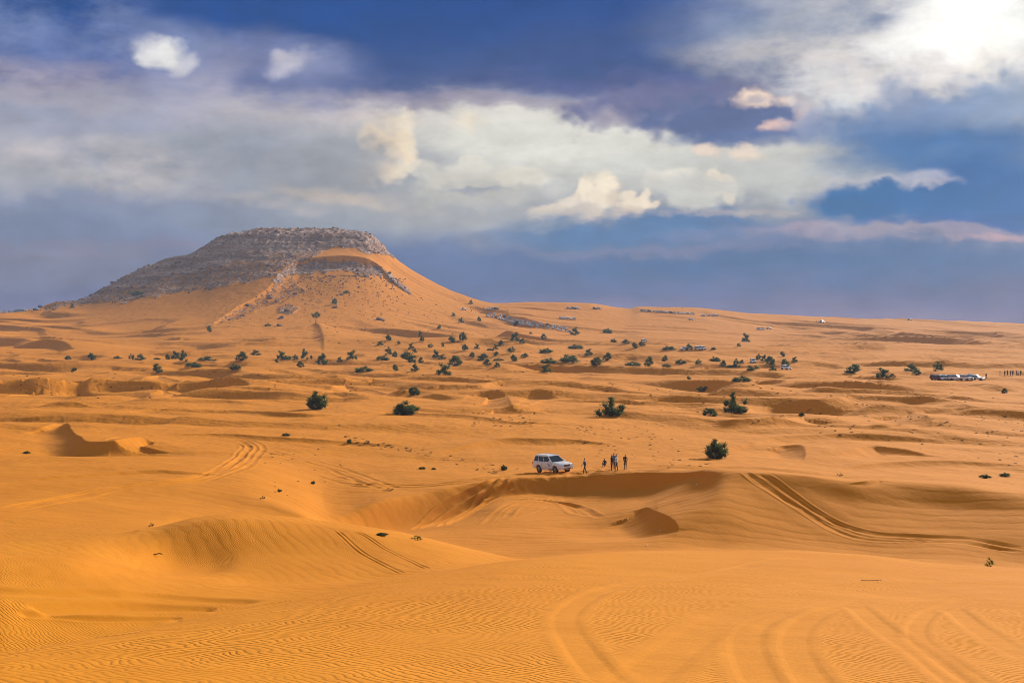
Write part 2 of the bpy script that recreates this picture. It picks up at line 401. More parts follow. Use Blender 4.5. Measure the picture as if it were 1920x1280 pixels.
# ------------------------------------------------------------------ the lie of the land
# Cross-valley lines (crests, feet, troughs), near to far: (photo column, photo row, distance in m)
LINES = [
 [(0, 1543, 5.0), (1920, 1543, 5.0)],
 [(0, 1280, 8.8), (1920, 1280, 8.8)],
 # crest of the foreground dune
 [(-300, 1255, 11), (0, 1220, 12), (250, 1180, 14), (450, 1142, 16), (650, 1102, 18.5), (815, 1072, 21), (960, 1050, 23), (1110, 1036, 26),
  (1260, 1031, 28), (1410, 1031, 28.5), (1610, 1040, 28), (1760, 1055, 26.5), (1920, 1065, 25), (2200, 1080, 24)],
 # lee of it
 [(0, 1312, 17), (250, 1248, 19), (450, 1200, 21), (650, 1152, 24), (815, 1112, 28), (960, 1090, 32), (1260, 1070, 37), (1610, 1078, 37), (1920, 1105, 34)],
 [(0, 1213, 22), (250, 1174, 24.5), (450, 1137, 27), (650, 1102, 30.5), (815, 1078, 35), (960, 1074, 42), (1110, 1060, 44), (1260, 1052, 45), (1610, 1062, 45), (1920, 1088, 43)],
 [(0, 1130, 24.6), (250, 1125, 27), (450, 1106, 30.5), (650, 1092, 34), (815, 1074, 39), (960, 1062, 45), (1110, 1054, 46.5), (1260, 1048, 48), (1610, 1058, 48), (1920, 1082, 47)],
 [(0, 1062, 28.8), (140, 1066, 30), (250, 1074, 34), (330, 1082, 37.5), (390, 1083, 39.8), (450, 1081, 41.5), (600, 1078, 42.5), (700, 1076, 43), (815, 1068, 43), (960, 1058, 47), (1110, 1052, 49.5), (1260, 1046, 50.5), (1610, 1056, 50.5), (1920, 1080, 50)],
 [(0, 1036, 38), (140, 1036, 39.5), (250, 1044, 43.5), (330, 1057, 45.2), (390, 1060, 45.3), (450, 1048, 45.6), (600, 1040, 46.6), (700, 1040, 47), (815, 1045, 47.5), (960, 1053, 50), (1110, 1050, 52), (1260, 1044, 53), (1610, 1054, 53), (1920, 1078, 52)],
 # crest of the ripple dune on the left
 [(-300, 1022, 45), (0, 1016, 46), (140, 1009, 47.2), (240, 1004, 48.3), (290, 998, 48.9), (330, 986, 49.5), (380, 976, 49.9), (430, 972, 50.2), (500, 974, 50.8), (600, 985, 51.2), (700, 1000, 51), (800, 1018, 51), (900, 1037, 52),
  (980, 1049, 53), (1100, 1050, 55), (1260, 1044, 57), (1600, 1054, 57), (1920, 1078, 55)],
 [(0, 1030, 60), (330, 1010, 62), (450, 1003, 65), (600, 1010, 66), (700, 1025, 66), (800, 1040, 68), (960, 1056, 72), (1110, 1046, 76), (1260, 1040, 78), (1600, 1048, 78), (1920, 1070, 76)],
 [(0, 1008, 85), (140, 1003, 86), (290, 996, 90), (330, 985, 103), (450, 970, 115), (600, 988, 118), (700, 1012, 116), (800, 1018, 114), (960, 1046, 103), (1110, 1033, 104),
  (1260, 1028, 102), (1345, 1028, 103), (1450, 1030, 102), (1600, 1038, 100), (1760, 1053, 95), (1920, 1063, 93)],
 [(0, 950, 110), (250, 942, 118), (450, 938, 125), (560, 960, 121), (625, 990, 124), (700, 1005, 126), (800, 997, 130), (960, 985, 128), (1110, 985, 124), (1200, 985, 117), (1260, 975, 114),
  (1345, 960, 112), (1450, 975, 110), (1600, 985, 108), (1760, 992, 105), (1920, 1003, 101)],
 # foot of the lee face under the plateau
 [(0, 920, 126), (250, 910, 132), (450, 920, 132), (560, 950, 130), (625, 985, 130), (650, 992, 132), (700, 1000, 135.8), (745, 996, 139), (800, 985, 142.5), (870, 960, 148), (940, 932, 152),
  (1000, 925, 154.3), (1060, 925, 155.3), (1120, 922, 153.4), (1200, 920, 147.4), (1260, 905, 142), (1300, 894, 137.2), (1345, 900, 123), (1400, 908, 120), (1493, 923, 117), (1600, 943, 114), (1750, 953, 112), (1920, 965, 107)],
 # brink of the plateau, then crest of the right dune
 [(0, 900, 135), (250, 893, 140), (450, 905, 138), (560, 935, 136), (625, 965, 134.5), (650, 962, 136), (700, 942, 140), (780, 925, 147), (860, 910, 152), (940, 897, 155), (1000, 893, 157), (1060, 893, 158), (1120, 890, 156),
  (1200, 888, 150), (1300, 885, 138), (1345, 884, 127), (1400, 885, 124), (1493, 892, 121), (1563, 901, 119), (1600, 906, 118), (1667, 904, 119), (1747, 910, 117), (1920, 925, 112)],
 [(0, 870, 155), (250, 862, 162), (450, 870, 160), (625, 905, 160), (700, 905, 158), (780, 895, 163), (860, 887, 167), (940, 884, 170), (1060, 880, 172), (1200, 879, 168), (1345, 890, 150), (1450, 902, 148), (1600, 915, 145), (1760, 915, 142), (1920, 930, 140)],
 [(0, 845, 176), (250, 845, 181), (450, 850, 186), (700, 862, 190), (960, 860, 190), (1200, 858, 190), (1345, 862, 186), (1450, 868, 182), (1600, 875, 180), (1920, 890, 175)],
 [(0, 813, 208), (450, 815, 213), (960, 820, 222), (1345, 826, 222), (1600, 830, 225), (1920, 838, 222)],
 [(0, 780, 258), (960, 782, 262), (1920, 790, 270)],
 [(0, 740, 345), (960, 742, 345), (1920, 745, 355)],
 [(0, 705, 480), (960, 707, 480), (1920, 706, 490)],
 [(0, 676, 640), (960, 678, 640), (1920, 678, 650)],
 [(0, 650, 780), (960, 652, 780), (1500, 652, 800), (1920, 652, 820)],
]
SKYLINE = [(-400, 592, 1200), (0, 586, 1190), (60, 580, 1220), (100, 573, 1260), (165, 557, 1320), (190, 543, 1340), (285, 496, 1390), (383, 464, 1410), (396, 452, 1414), (440, 437, 1420),
           (500, 429, 1420), (560, 430, 1420), (620, 430, 1420), (685, 436, 1420), (705, 448, 1420), (722, 464, 1420), (734, 478, 1420), (800, 522, 1420), (860, 550, 1410), (930, 570, 1400),
           (1000, 566, 1400), (1100, 568, 1410), (1180, 578, 1420), (1200, 575, 1420), (1300, 577, 1430), (1360, 582, 1440), (1420, 588, 1450), (1500, 592, 1480), (1600, 596, 1500), (1750, 600, 1550),
           (1850, 604, 1580), (1920, 607, 1600), (2300, 612, 1650)]
R_MAX = 2100.0

# polar sheet: dense where the lens looks, coarse all round
_in = math.radians(21.2)
NC = 1040
th = list(np.linspace(-_in, _in, NC))
st = th[1] - th[0]
a = _in; right = []
while True:
    st *= 1.22
    a += min(st, math.radians(7))
    if a > math.pi - math.radians(3): break
    right.append(a)
TH = np.array([-x for x in reversed(right)] + th + right)
NTH = len(TH)
THC = np.clip(TH, -math.radians(34), math.radians(34))
PXC = np.clip(960 + F * np.tan(THC), -400, 2300)
COSC = np.cos(THC)

def knots(px):
    Y, D = [], []
    for ln in LINES:
        ln = np.array(ln, float)
        Y.append(pchip1(ln[:, 0], ln[:, 1], px)); D.append(pchip1(ln[:, 0], ln[:, 2], px))
    sk_ = np.array(SKYLINE, float)
    ys = pchip1(sk_[:, 0], sk_[:, 1], px); ds = pchip1(sk_[:, 0], sk_[:, 2], px)
    def blur(v, sig):                    # across the view, in photo columns
        q = np.arange(-400, 2301, 4.0); w = np.exp(-0.5 * (np.arange(-3 * sig, 3 * sig + 1, 4.0) / sig) ** 2); w /= w.sum()
        o = np.argsort(px); f = np.interp(q, px[o], v[o]); n = len(w) // 2
        f = np.convolve(np.pad(f, n, mode='edge'), w, 'same')[n:-n]
        return np.interp(px, q, f)
    Y = [blur(v, 10) for v in Y]; D = [blur(v, 14) for v in D]
    ysb, dsb = blur(ys, 55), blur(ds, 55)
    for t, g in ((.14, .28), (.36, .53), (.59, .70), (.82, .86)):
        k = t ** 3
        Y.append(Y[21] + (ysb + (ys - ysb) * k - Y[21]) * t); D.append(D[21] + (dsb + (ds - dsb) * k - D[21]) * g)
    Y.append(ys); D.append(ds)
    Y = np.array(Y); D = np.array(D)
    Z = -(Y - YH) / F * D
    # near ring under the viewer's feet, far apron behind the skyline
    z0 = np.full((1, len(px)), -1.62)
    D = np.vstack([np.zeros((1, len(px))), D, ds + 110, ds + 380, np.full(len(px), R_MAX + 200)])
    zs = Z[-1]
    Z = np.vstack([z0, Z, (zs - 3)[None], (np.minimum(zs - 8, 8))[None], np.full((1, len(px)), -14.0)])
    for i in range(1, len(D)):
        D[i] = np.maximum(D[i], D[i - 1] + 0.35)
    return D, Z
KD, KZ = knots(PXC)
KS = pchip_slopes(KD, KZ)
NR_WANT = 1180
def base_at(cols, dist):
    """heights of the base land: for column indices, at forward distances (rows x cols)"""
    out = np.empty((dist.shape[0], len(cols)))
    for j, c in enumerate(cols):
        x, y, d = KD[:, c], KZ[:, c], KS[:, c]
        q = np.clip(dist[:, j], x[0], x[-1])
        i = np.clip(np.searchsorted(x, q, side='right') - 1, 0, len(x) - 2)
        h = x[i + 1] - x[i]; t = (q - x[i]) / h
        out[:, j] = ((1 + 2 * t) * (1 - t) ** 2 * y[i] + t * (1 - t) ** 2 * h * d[i] + t * t * (3 - 2 * t) * y[i + 1] + t * t * (t - 1) * h * d[i + 1])
    return out

# rows: they follow the cross-valley lines, spread by how much of the picture each strip of land fills
NCOL_MID = slice(int((NTH - NC) / 2) + 30, int((NTH + NC) / 2) - 30)
_pk = YH - F * KZ[1:] / KD[1:]
_pk = np.minimum(_pk, 1330)
_vis = np.minimum.accumulate(_pk, axis=0)
_dv = np.clip(-np.diff(_vis, axis=0), 0, None)[:, NCOL_MID]
_full = np.abs(np.diff(_pk, axis=0))[:, NCOL_MID]
_n = np.quantile(_dv, 0.9, axis=1) * 1.25 + 5
_n = np.concatenate([[6], _n])
_n[-3:] = (10, 14, 10)
_n[2:3] *= 0.72                          # the smooth foreground can do with fewer
_n[12:15] *= 1.5                         # the hollow and the right dune carry fine tracks
_n[16:21] *= 1.9                         # small dunes of the valley
_n = np.maximum(5, np.round(_n * NR_WANT / _n.sum())).astype(int)
_rows, _knot = [], []
for k in range(len(_n)):
    lo, hi = KD[k] / COSC, KD[k + 1] / COSC
    if k == 0: lo = np.full(NTH, 1.4)
    t = (np.arange(_n[k]) / _n[k])[:, None]
    _rows.append(lo[None] * (hi / lo)[None] ** t)
R2 = np.vstack(_rows + [np.full((1, NTH), R_MAX)])
for i in range(1, len(R2)):
    R2[i] = np.maximum(R2[i], R2[i - 1] + 0.004)
NR = len(R2)

D2 = R2 * COSC[None]
X = R2 * np.sin(TH)[None]
Y = R2 * np.cos(TH)[None]
Z = base_at(range(NTH), D2)
INV = np.cos(TH) > 0.3
C0 = int(np.argmax(TH >= -_in - 1e-9)); C1 = C0 + NC - 1

def proj_rows():
    """photo coordinates of every grid point in front of the viewer"""
    c = np.where(INV, np.cos(TH), 1.0)
    return 960 + F * np.tan(np.where(INV, TH, 0.0)), YH - F * Z / (R2 * c[None])

# wind-blown relief of the open valley: long dunes with steeper lee sides towards the viewer's left
def dunes(x, y, lam, slip, seed, ang):
    w = (-math.sin(ang), -math.cos(ang))
    ph = (x * w[0] + y * w[1]) / lam + 1.1 * fbm(x / (lam * 2.2), y / (lam * 1.6), 3, seed)
    t = ph - np.floor(ph)
    s = np.where(t < 1 - slip, 0.5 - 0.5 * np.cos(math.pi * t / (1 - slip)), 1 - (t - (1 - slip)) / slip)
    m = np.clip(fbm(x / (lam * 1.7) + 7.3, y / (lam * 1.2) - 2.1, 2, seed + 9) * 1.4 + 0.45, 0, 1.2)
    return (s - 0.45) * m
PX2 = np.broadcast_to(PXC[None], Z.shape)
hillish = sstep(-4, 8, Z) * (1 - sstep(840, 960, PX2)) * sstep(90, 180, PX2)
mid = sstep(175, 360, D2) * (1 - sstep(620, 820, D2))
far = sstep(600, 820, D2) * (1 - hillish)
plain = 1 - 0.7 * sstep(960, 1050, PX2) * (1 - sstep(1420, 1520, PX2)) * sstep(700, 850, D2)
ang = math.radians(35)
Z0 = Z.copy()
Z += mid * (3.3 * dunes(X, Y, 58, 0.16, 21, ang) + 1.4 * dunes(X, Y, 27, 0.18, 31, ang + 0.4) + 0.9 * fbm(X / 40, Y / 40, 3, 5))
Z += far * plain * (7.5 * dunes(X, Y, 120, 0.12, 41, ang + 0.35) + 3.2 * dunes(X, Y, 55, 0.15, 51, ang - 0.2) + 1.4 * fbm(X / 120, Y / 120, 3, 6)) * (1 - 0.7 * sstep(1300, 1420, D2))
near = sstep(60, 110, D2) * (1 - sstep(165, 240, D2))
Z += near * (0.25 * fbm(X / 14, Y / 14, 3, 8) + 0.5 * sstep(130, 170, D2) * dunes(X, Y, 30, 0.2, 61, ang))
Z += (1 - sstep(40, 90, D2)) * 0.02 * fbm(X / 2.5, Y / 2.5, 3, 12)

def pick(px, py, dz=0.0):
    """the first point of land seen at a place of the photo: (x, y, z)"""
    th_ = math.atan((px - 960) / F)
    fc = np.interp(th_, TH, np.arange(NTH)); j = int(min(fc, NTH - 2)); t = fc - j
    z = Z[:, j] * (1 - t) + Z[:, j + 1] * t + dz
    rr_ = R2[:, j] * (1 - t) + R2[:, j + 1] * t
    p = YH - F * z / (rr_ * math.cos(th_))
    ok = np.nonzero((p <= py) & (rr_ > 4) & (rr_ < 1640))[0]
    i = int(ok[0]) if len(ok) else int(np.argmin(np.where((rr_ > 700) & (rr_ < 1640), p, 1e9)))
    if i > 0 and p[i - 1] > py:
        s = (p[i - 1] - py) / max(p[i - 1] - p[i], 1e-6)
    else:
        s = 1.0; i = max(i, 1)
    s = min(max(s, 0.0), 1.0)
    r = rr_[i - 1] + (rr_[i] - rr_[i - 1]) * s
    return Vector((r * math.sin(th_), r * math.cos(th_), z[i - 1] + (z[i] - z[i - 1]) * s - dz))
def ground(x, y):
    r = math.hypot(x, y); t_ = math.atan2(x, y)
    fc = float(np.interp(t_, TH, np.arange(NTH))); j = int(min(fc, NTH - 2)); t = fc - j
    return float(np.interp(r, R2[:, j], Z[:, j]) * (1 - t) + np.interp(r, R2[:, j + 1], Z[:, j + 1]) * t)
def snap(line):
    """slide the nearest points of the sheet along their rays onto a crest line, so that the crest stays clean"""
    tl = np.arctan2(line[:, 0], line[:, 1]); rl = np.hypot(line[:, 0], line[:, 1])
    done = set()
    for k in range(len(line) - 1):
        t0, t1 = tl[k], tl[k + 1]
        j0, j1 = np.searchsorted(TH, min(t0, t1)), np.searchsorted(TH, max(t0, t1))
        for j in range(j0, min(j1, NTH)):
            r = rl[k] + (rl[k + 1] - rl[k]) * (TH[j] - t0) / (t1 - t0)
            i = int(np.searchsorted(R2[:, j], r))
            if i <= 1 or i >= NR - 1: continue
            if r - R2[i - 1, j] < R2[i, j] - r: i -= 1
            if (i, j) in done: continue
            done.add((i, j))
            z = np.interp(r, R2[:, j], Z[:, j])
            R2[i, j] = r; D2[i, j] = r * COSC[j]; Z[i, j] = z
            X[i, j] = r * math.sin(TH[j]); Y[i, j] = r * math.cos(TH[j])
def slope_normal(x, y, e=1.5):
    return Vector((ground(x - e, y) - ground(x + e, y), ground(x, y - e) - ground(x, y + e), 2 * e)).normalized()

def smooth_line(pts, n):
    pts = np.array(pts, float)
    s = np.concatenate([[0], np.cumsum(np.hypot(*np.diff(pts[:, :2], axis=0).T))])
    q = np.linspace(0, s[-1], n)
    return np.stack([pchip1(s, pts[:, k], q) for k in range(pts.shape[1])], 1)
def dist_field(line, reach):
    """distance, signed side and position along a polyline for the grid points within reach"""
    x0, y0 = line[:, 0].min() - reach, line[:, 1].min() - reach
    x1, y1 = line[:, 0].max() + reach, line[:, 1].max() + reach
    ii, jj = np.nonzero((X > x0) & (X < x1) & (Y > y0) & (Y < y1))
    if len(ii) == 0:
        return ii, jj, None, None, None
    xs, ys = X[ii, jj], Y[ii, jj]
    best = np.full(len(xs), 1e18); side = np.zeros(len(xs)); par = np.zeros(len(xs))
    for k in range(len(line) - 1):
        ax, ay = line[k, :2]; bx, by = line[k + 1, :2]
        dx, dy = bx - ax, by - ay; L2 = dx * dx + dy * dy + 1e-12
        t = np.clip(((xs - ax) * dx + (ys - ay) * dy) / L2, 0, 1)
        ex, ey = xs - ax - t * dx, ys - ay - t * dy
        d2 = ex * ex + ey * ey
        m = d2 < best
        best = np.where(m, d2, best); par = np.where(m, k + t, par)
        side = np.where(m, (dx * ey - dy * ex) / np.sqrt(L2 * d2 + 1e-12), side)
    d = np.sqrt(best)
    keep = d < reach
    return ii[keep], jj[keep], d[keep], side[keep], par[keep]

def lee_face(pts, a=0.3, back=None, front=None, left=None, tan=None, n=70):
    """a dune crest with a steep lee face. pts: (photo column, row, height of the dark face in photo rows)"""
    w = []
    for px, py, h in pts:
        p = pick(px, py, 0.0)
        for _ in range(2):
            hm = h * p.y / F
            p = pick(px, py, a * hm)
        w.append((p.x, p.y, 0.9 * h * p.y / F))
    line = smooth_line(w, n)
    hmax = line[:, 2].max()
    tan = tan or (0.58 if line[:, 1].mean() < 240 else 0.42)
    back = back or hmax * 7; front = front or hmax * 5
    run = hmax / tan
    k = len(line) // 2
    tx, ty = line[k + 1, :2] - line[k - 1, :2]
    view_side = np.sign(tx * (0 - line[k, 1]) - ty * (0 - line[k, 0])) if left is None else left
    tg = np.gradient(line[:, :2], axis=0); tg /= np.linalg.norm(tg, axis=1)[:, None] + 1e-9
    foot = line[:, :2] + np.stack([-tg[:, 1], tg[:, 0]], 1) * (view_side * np.maximum(line[:, 2], 0.02) / tan)[:, None]
    snap(foot); snap(line)
    reach = max(back, run + front) * 1.15
    ii, jj, d, sd, par = dist_field(line, reach)
    if d is None: return
    # height of the face felt at a place: a soft mean over the crest, the nearest part counting most
    xs, ys = X[ii, jj], Y[ii, jj]
    num = np.zeros(len(ii)); den = np.zeros(len(ii)); e2 = (0.12 * run) ** 2
    for k in range(0, len(line), 2):
        w_ = 1.0 / ((xs - line[k, 0]) ** 2 + (ys - line[k, 1]) ** 2 + e2) ** 2
        num += w_ * line[k, 2]; den += w_
    h = np.minimum(num / den, hmax)
    hn = np.interp(par, np.arange(len(line)), line[:, 2])
    h = h + (hn - h) * np.exp(-(d / (0.25 * run)) ** 2)
    cap = np.clip(np.maximum(1 - par / 16, 1 - (len(line) - 1 - par) / 16), 0, 1)
    h = h * (1 - cap * sstep(0.3 * run, 2.0 * run, d))
    Lw = 0.5 + 0.5 * side_smooth(sd * view_side)
    rec = 1 - sstep(0, front, d - h / tan)
    hs = np.maximum(h, 1e-4)
    f_lee = a * h - h * (1 - np.exp(-1.2 * d * tan / hs)) * np.where(d * tan < h, 1, rec) - (1 - rec) * a * h * np.where(d * tan < h, 0, 1)
    f_back = a * h * (1 - sstep(0, back, d))
    delta = Lw * f_lee + (1 - Lw) * f_back
    # away from the brink itself the sand has been smoothed by the wind
    i0, i1, j0, j1 = ii.min(), ii.max() + 1, jj.min(), jj.max() + 1
    A = np.zeros((i1 - i0, j1 - j0)); A[ii - i0, jj - j0] = delta
    ri = int(np.clip(1.1 * run / max(np.diff(R2[i0:i1 + 1, (j0 + j1) // 2]).mean(), 1e-3), 1, 40)) if i1 - i0 > 3 else 1
    rj = int(np.clip(1.1 * run / (line[:, 1].mean() * (TH[j1 - 1] - TH[j0]) / max(j1 - 1 - j0, 1)), 1, 60))
    B = A
    for _ in range(2):
        B = box_blur(box_blur(B, ri, 0), rj, 1)
    w_ = np.exp(-(np.maximum(d - 1.0 * run, 0) / (0.6 * run)) ** 2) * (1 - cap * sstep(0.1 * run, 1.0 * run, d))
    Z[ii, jj] += delta * w_ + B[ii - i0, jj - j0] * (1 - w_) * (1 - sstep(0.6 * reach, reach, d))
def box_blur(A, r, ax):
    A = np.moveaxis(A, ax, 0); n = len(A)
    c = np.concatenate([np.zeros((1,) + A.shape[1:]), np.cumsum(A, 0)])
    lo = np.clip(np.arange(n) - r, 0, n); hi = np.clip(np.arange(n) + r + 1, 0, n)
    out = (c[hi] - c[lo]) / (2 * r + 1)
    return np.moveaxis(out, 0, ax)
def side_smooth(s):
    return np.sign(s) * np.abs(np.clip(s, -1, 1)) ** 0.7

TRACK = np.zeros_like(Z)
def rut(pts, half=0.2, depth=0.06, pair=0.0, berm=0.5, n=60, mask=1.0, world=False, floor=0.0):
    w = [tuple(pick(px, py))[:2] for px, py in pts] if not world else pts
    line0 = smooth_line(w, n)
    lines = [line0]
    if pair:
        t = np.gradient(line0, axis=0); t /= np.linalg.norm(t, axis=1)[:, None] + 1e-9
        nrm = np.stack([-t[:, 1], t[:, 0]], 1)
        lines = [line0 + nrm * pair / 2, line0 - nrm * pair / 2]
    for ln in lines:
        ii, jj, d, sd, par = dist_field(ln, half * 3)
        if d is None: continue
        u = d / half
        ends = sstep(0, 4, par) * (1 - sstep(n - 5, n - 1, par))
        prof = np.where(u < 1, -np.clip(1 - u * u, 0, 1) ** 1.3 if floor == 0 else -np.clip((1 - u) / floor, 0, 1), 0) + berm * np.exp(-((u - 1.35) / 0.32) ** 2)
        wear = np.clip(1 + 0.9 * fbm(X[ii, jj] / 3.1, Y[ii, jj] / 3.1, 3, 77), 0.35, 1.6)
        Z[ii, jj] += depth * prof * ends * wear
        TRACK[ii, jj] = np.maximum(TRACK[ii, jj], mask * ends * (1 - sstep(1.1, 1.9, u)))
# ------------------------------------------------------------------ single dune faces seen in the valley
FACES = [
 ([(1500, 738, 0), (1560, 741, 3), (1590, 739, 0)], {}),
 ([(108, 757, 0), (122, 752, 12), (140, 751, 20), (165, 758, 12), (198, 764, 0)], {}),
 ([(118, 780, 0), (130, 797, 16), (152, 817, 28), (180, 827, 36), (213, 825, 44), (243, 819, 46), (268, 819, 38), (284, 826, 16), (287, 834, 0)], dict(a=0.3, front=15, tan=0.7)),
 ([(40, 812, 0), (80, 800, 10), (122, 782, 0)], dict(a=0.25)),
 ([(270, 745, 0), (290, 735, 8), (302, 729, 14), (327, 739, 0)], {}),
 ([(600, 742, 0), (625, 722, 14), (648, 712, 22), (660, 724, 14), (690, 729, 8), (760, 732, 6), (775, 734, 0)], {}),
 ([(795, 729, 0), (812, 724, 8), (826, 723, 0)], {}),
 ([(872, 729, 0), (900, 721, 9), (928, 715, 11), (932, 718, 0)], {}),
 ([(865, 752, 0), (900, 734, 9), (928, 731, 14), (946, 738, 20), (958, 752, 18), (963, 764, 8), (995, 756, 5), (1028, 744, 0)], {}),
 ([(985, 770, 0), (1000, 764, 7), (1025, 764, 0)], {}),
 ([(1030, 735, 0), (1045, 732, 6), (1062, 733, 0)], {}),
 ([(1395, 772, 0), (1430, 764, 14), (1470, 756, 18), (1520, 751, 22), (1565, 745, 24), (1590, 740, 18), (1594, 744, 0)], {}),
 ([(1345, 786, 0), (1370, 786, 18), (1420, 784, 24), (1470, 782, 18), (1500, 775, 12), (1515, 784, 0)], dict(a=0.35)),
 ([(1600, 716, 0), (1625, 711, 12), (1650, 712, 14), (1676, 721, 0)], {}),
 ([(1680, 750, 0), (1720, 743, 9), (1745, 744, 6), (1762, 750, 0)], {}),
 ([(1795, 747, 0), (1812, 742, 7), (1824, 748, 0)], {}),
 ([(1690, 779, 0), (1712, 772, 18), (1735, 777, 26), (1749, 790, 20), (1747, 800, 0)], {}),
 ([(1388, 722, 0), (1403, 712, 8), (1418, 719, 8), (1432, 728, 0)], dict(left=1)),
 ([(1462, 836, 0), (1485, 833, 16), (1502, 834, 26), (1511, 848, 18), (1508, 862, 0)], {}),
 ([(1566, 854, 0), (1595, 842, 16), (1640, 835, 20), (1690, 840, 20), (1725, 848, 12), (1738, 853, 0)], {}),
 ([(1590, 908, 0), (1625, 901, 7), (1650, 899, 7), (1672, 903, 0)], {}),
 ([(1345, 846, 0), (1375, 838, 8), (1404, 833, 0)], {}),
 ([(1190, 962, 0), (1207, 951, 20), (1222, 953, 30), (1242, 961, 34), (1262, 972, 30), (1272, 986, 14), (1270, 998, 0)], dict(a=0.35, front=7)),
 ([(505, 722, 0), (540, 717, 5), (572, 722, 0)], {}),
 ([(0, 744, 0), (60, 738, 5), (130, 742, 0)], {}),
 ([(420, 757, 0), (500, 748, 5), (600, 757, 0)], {}),
 ([(1090, 722, 0), (1140, 716, 6), (1190, 722, 0)], {}),
 ([(1280, 690, 0), (1340, 684, 9), (1440, 690, 0)], {}),
 ([(1550, 700, 0), (1600, 696, 4), (1640, 702, 0)], {}),
]
SOFT = dict(a=0.6, tan=0.34)
FACES += [(p, SOFT) for p in (
 [(300, 815, 0), (400, 812, 6), (520, 818, 9), (640, 826, 7), (760, 835, 0)], [(180, 775, 0), (300, 765, 7), (420, 768, 9), (560, 775, 7), (640, 780, 0)],
 [(800, 855, 0), (880, 832, 10), (960, 820, 14), (1060, 822, 12), (1160, 834, 0)], [(640, 780, 0), (740, 770, 7), (860, 776, 9), (1000, 790, 6), (1080, 796, 0)],
 [(1390, 838, 0), (1480, 816, 9), (1600, 812, 12), (1700, 818, 9), (1800, 832, 0)], [(1560, 880, 0), (1640, 868, 8), (1760, 862, 10), (1900, 870, 7), (1960, 878, 0)],
 [(0, 790, 0), (60, 782, 6), (110, 780, 0)], [(1100, 755, 0), (1250, 745, 8), (1400, 752, 0)], [(1750, 775, 0), (1850, 768, 8), (1920, 772, 7), (1980, 778, 0)],
 [(900, 700, 0), (1000, 694, 6), (1100, 700, 0)], [(200, 712, 0), (300, 703, 7), (420, 708, 6), (500, 716, 0)], [(0, 720, 0), (90, 712, 6), (180, 722, 0)],
 [(1150, 700, 0), (1240, 692, 6), (1330, 700, 0)], [(1500, 722, 0), (1600, 716, 6), (1700, 724, 0)], [(1400, 800, 0), (1500, 792, 7), (1640, 796, 8), (1760, 804, 0)],
 [(0, 905, 0), (150, 888, 8), (300, 880, 8), (450, 892, 0)])]
for pts, kw in FACES:
    lee_face(pts, **kw)

# ------------------------------------------------------------------ the rocky hill: crags, ledges, spur
lee_face([(385, 612, 0), (440, 582, 10), (500, 548, 16), (530, 516, 22), (560, 498, 24), (610, 492, 26), (660, 490, 24), (705, 500, 18), (730, 520, 8), (770, 552, 0)], a=0.45, back=70, front=60, tan=1.0, n=40)
lee_face([(588, 606, 0), (596, 612, 9), (605, 630, 9), (607, 660, 0)], a=0.7, left=-1, back=40, front=30, tan=0.5)
PXG, PYG = proj_rows()
def in_poly(poly, wob=7.0, seed=60):
    """grid points inside an outline given in the photo, its edge frayed by noise"""
    qx = np.broadcast_to(PXG[None], Z.shape) + wob * fbm(X / 18, Y / 40, 4, seed, 0.65) * 2.2
    qy = PYG + wob * 0.6 * fbm(X / 14 + 5, Y / 40, 4, seed + 5, 0.65) * 2.2
    ins = np.zeros(Z.shape, bool)
    p = np.array(poly, float)
    for (x1, y1), (x2, y2) in zip(p, np.roll(p, -1, 0)):
        c = ((y1 > qy) != (y2 > qy)) & (qx < (x2 - x1) * (qy - y1) / (y2 - y1 + 1e-9) + x1)
        ins ^= c
    return ins
far_hill = (D2 > 780) & (D2 < 1680) & (np.abs(TH)[None] < _in)
ROCK = np.zeros_like(Z)
def rock_zone(poly, v, wob=7, seed=60):
    m = in_poly(poly, wob, seed) & far_hill
    ROCK[m] = np.maximum(ROCK[m], v)
rock_zone([(70, 585), (110, 560), (190, 520), (285, 470), (395, 430), (500, 400), (690, 410), (745, 482), (715, 478), (690, 470), (640, 464), (612, 465), (600, 478), (560, 492), (515, 515), (470, 530), (400, 542), (330, 550), (250, 563), (120, 576)], 0.60, 8)
rock_zone([(140, 572), (190, 520), (285, 470), (395, 430), (500, 400), (690, 410), (745, 482), (700, 472), (640, 462), (600, 462), (540, 478), (440, 490), (330, 515), (220, 545)], 0.95, 12, 70)
rock_zone([(512, 522), (540, 498), (600, 489), (660, 487), (716, 500), (722, 520), (690, 519), (640, 509), (590, 511), (552, 517), (520, 532)], 0.72, 10, 80)
rock_zone([(385, 610), (440, 580), (500, 546), (520, 520), (552, 520), (572, 548), (545, 562), (495, 576), (440, 598), (395, 612)], 0.42, 5, 90)
rock_zone([(715, 505), (735, 515), (772, 548), (768, 552), (730, 528)], 0.9, 3, 100)
rock_zone([(520, 575), (545, 568), (562, 580), (545, 592), (522, 588)], 0.55, 4, 110)
# the land behind the skyline of the hill is the same rock
capz = (D2 > 1390) & (D2 < 1640) & (PX2 > 120) & (PX2 < 740) & (Z > 20)
ROCK[capz] = np.maximum(ROCK[capz], 0.9)
rr = np.clip(ROCK, 0, 1)
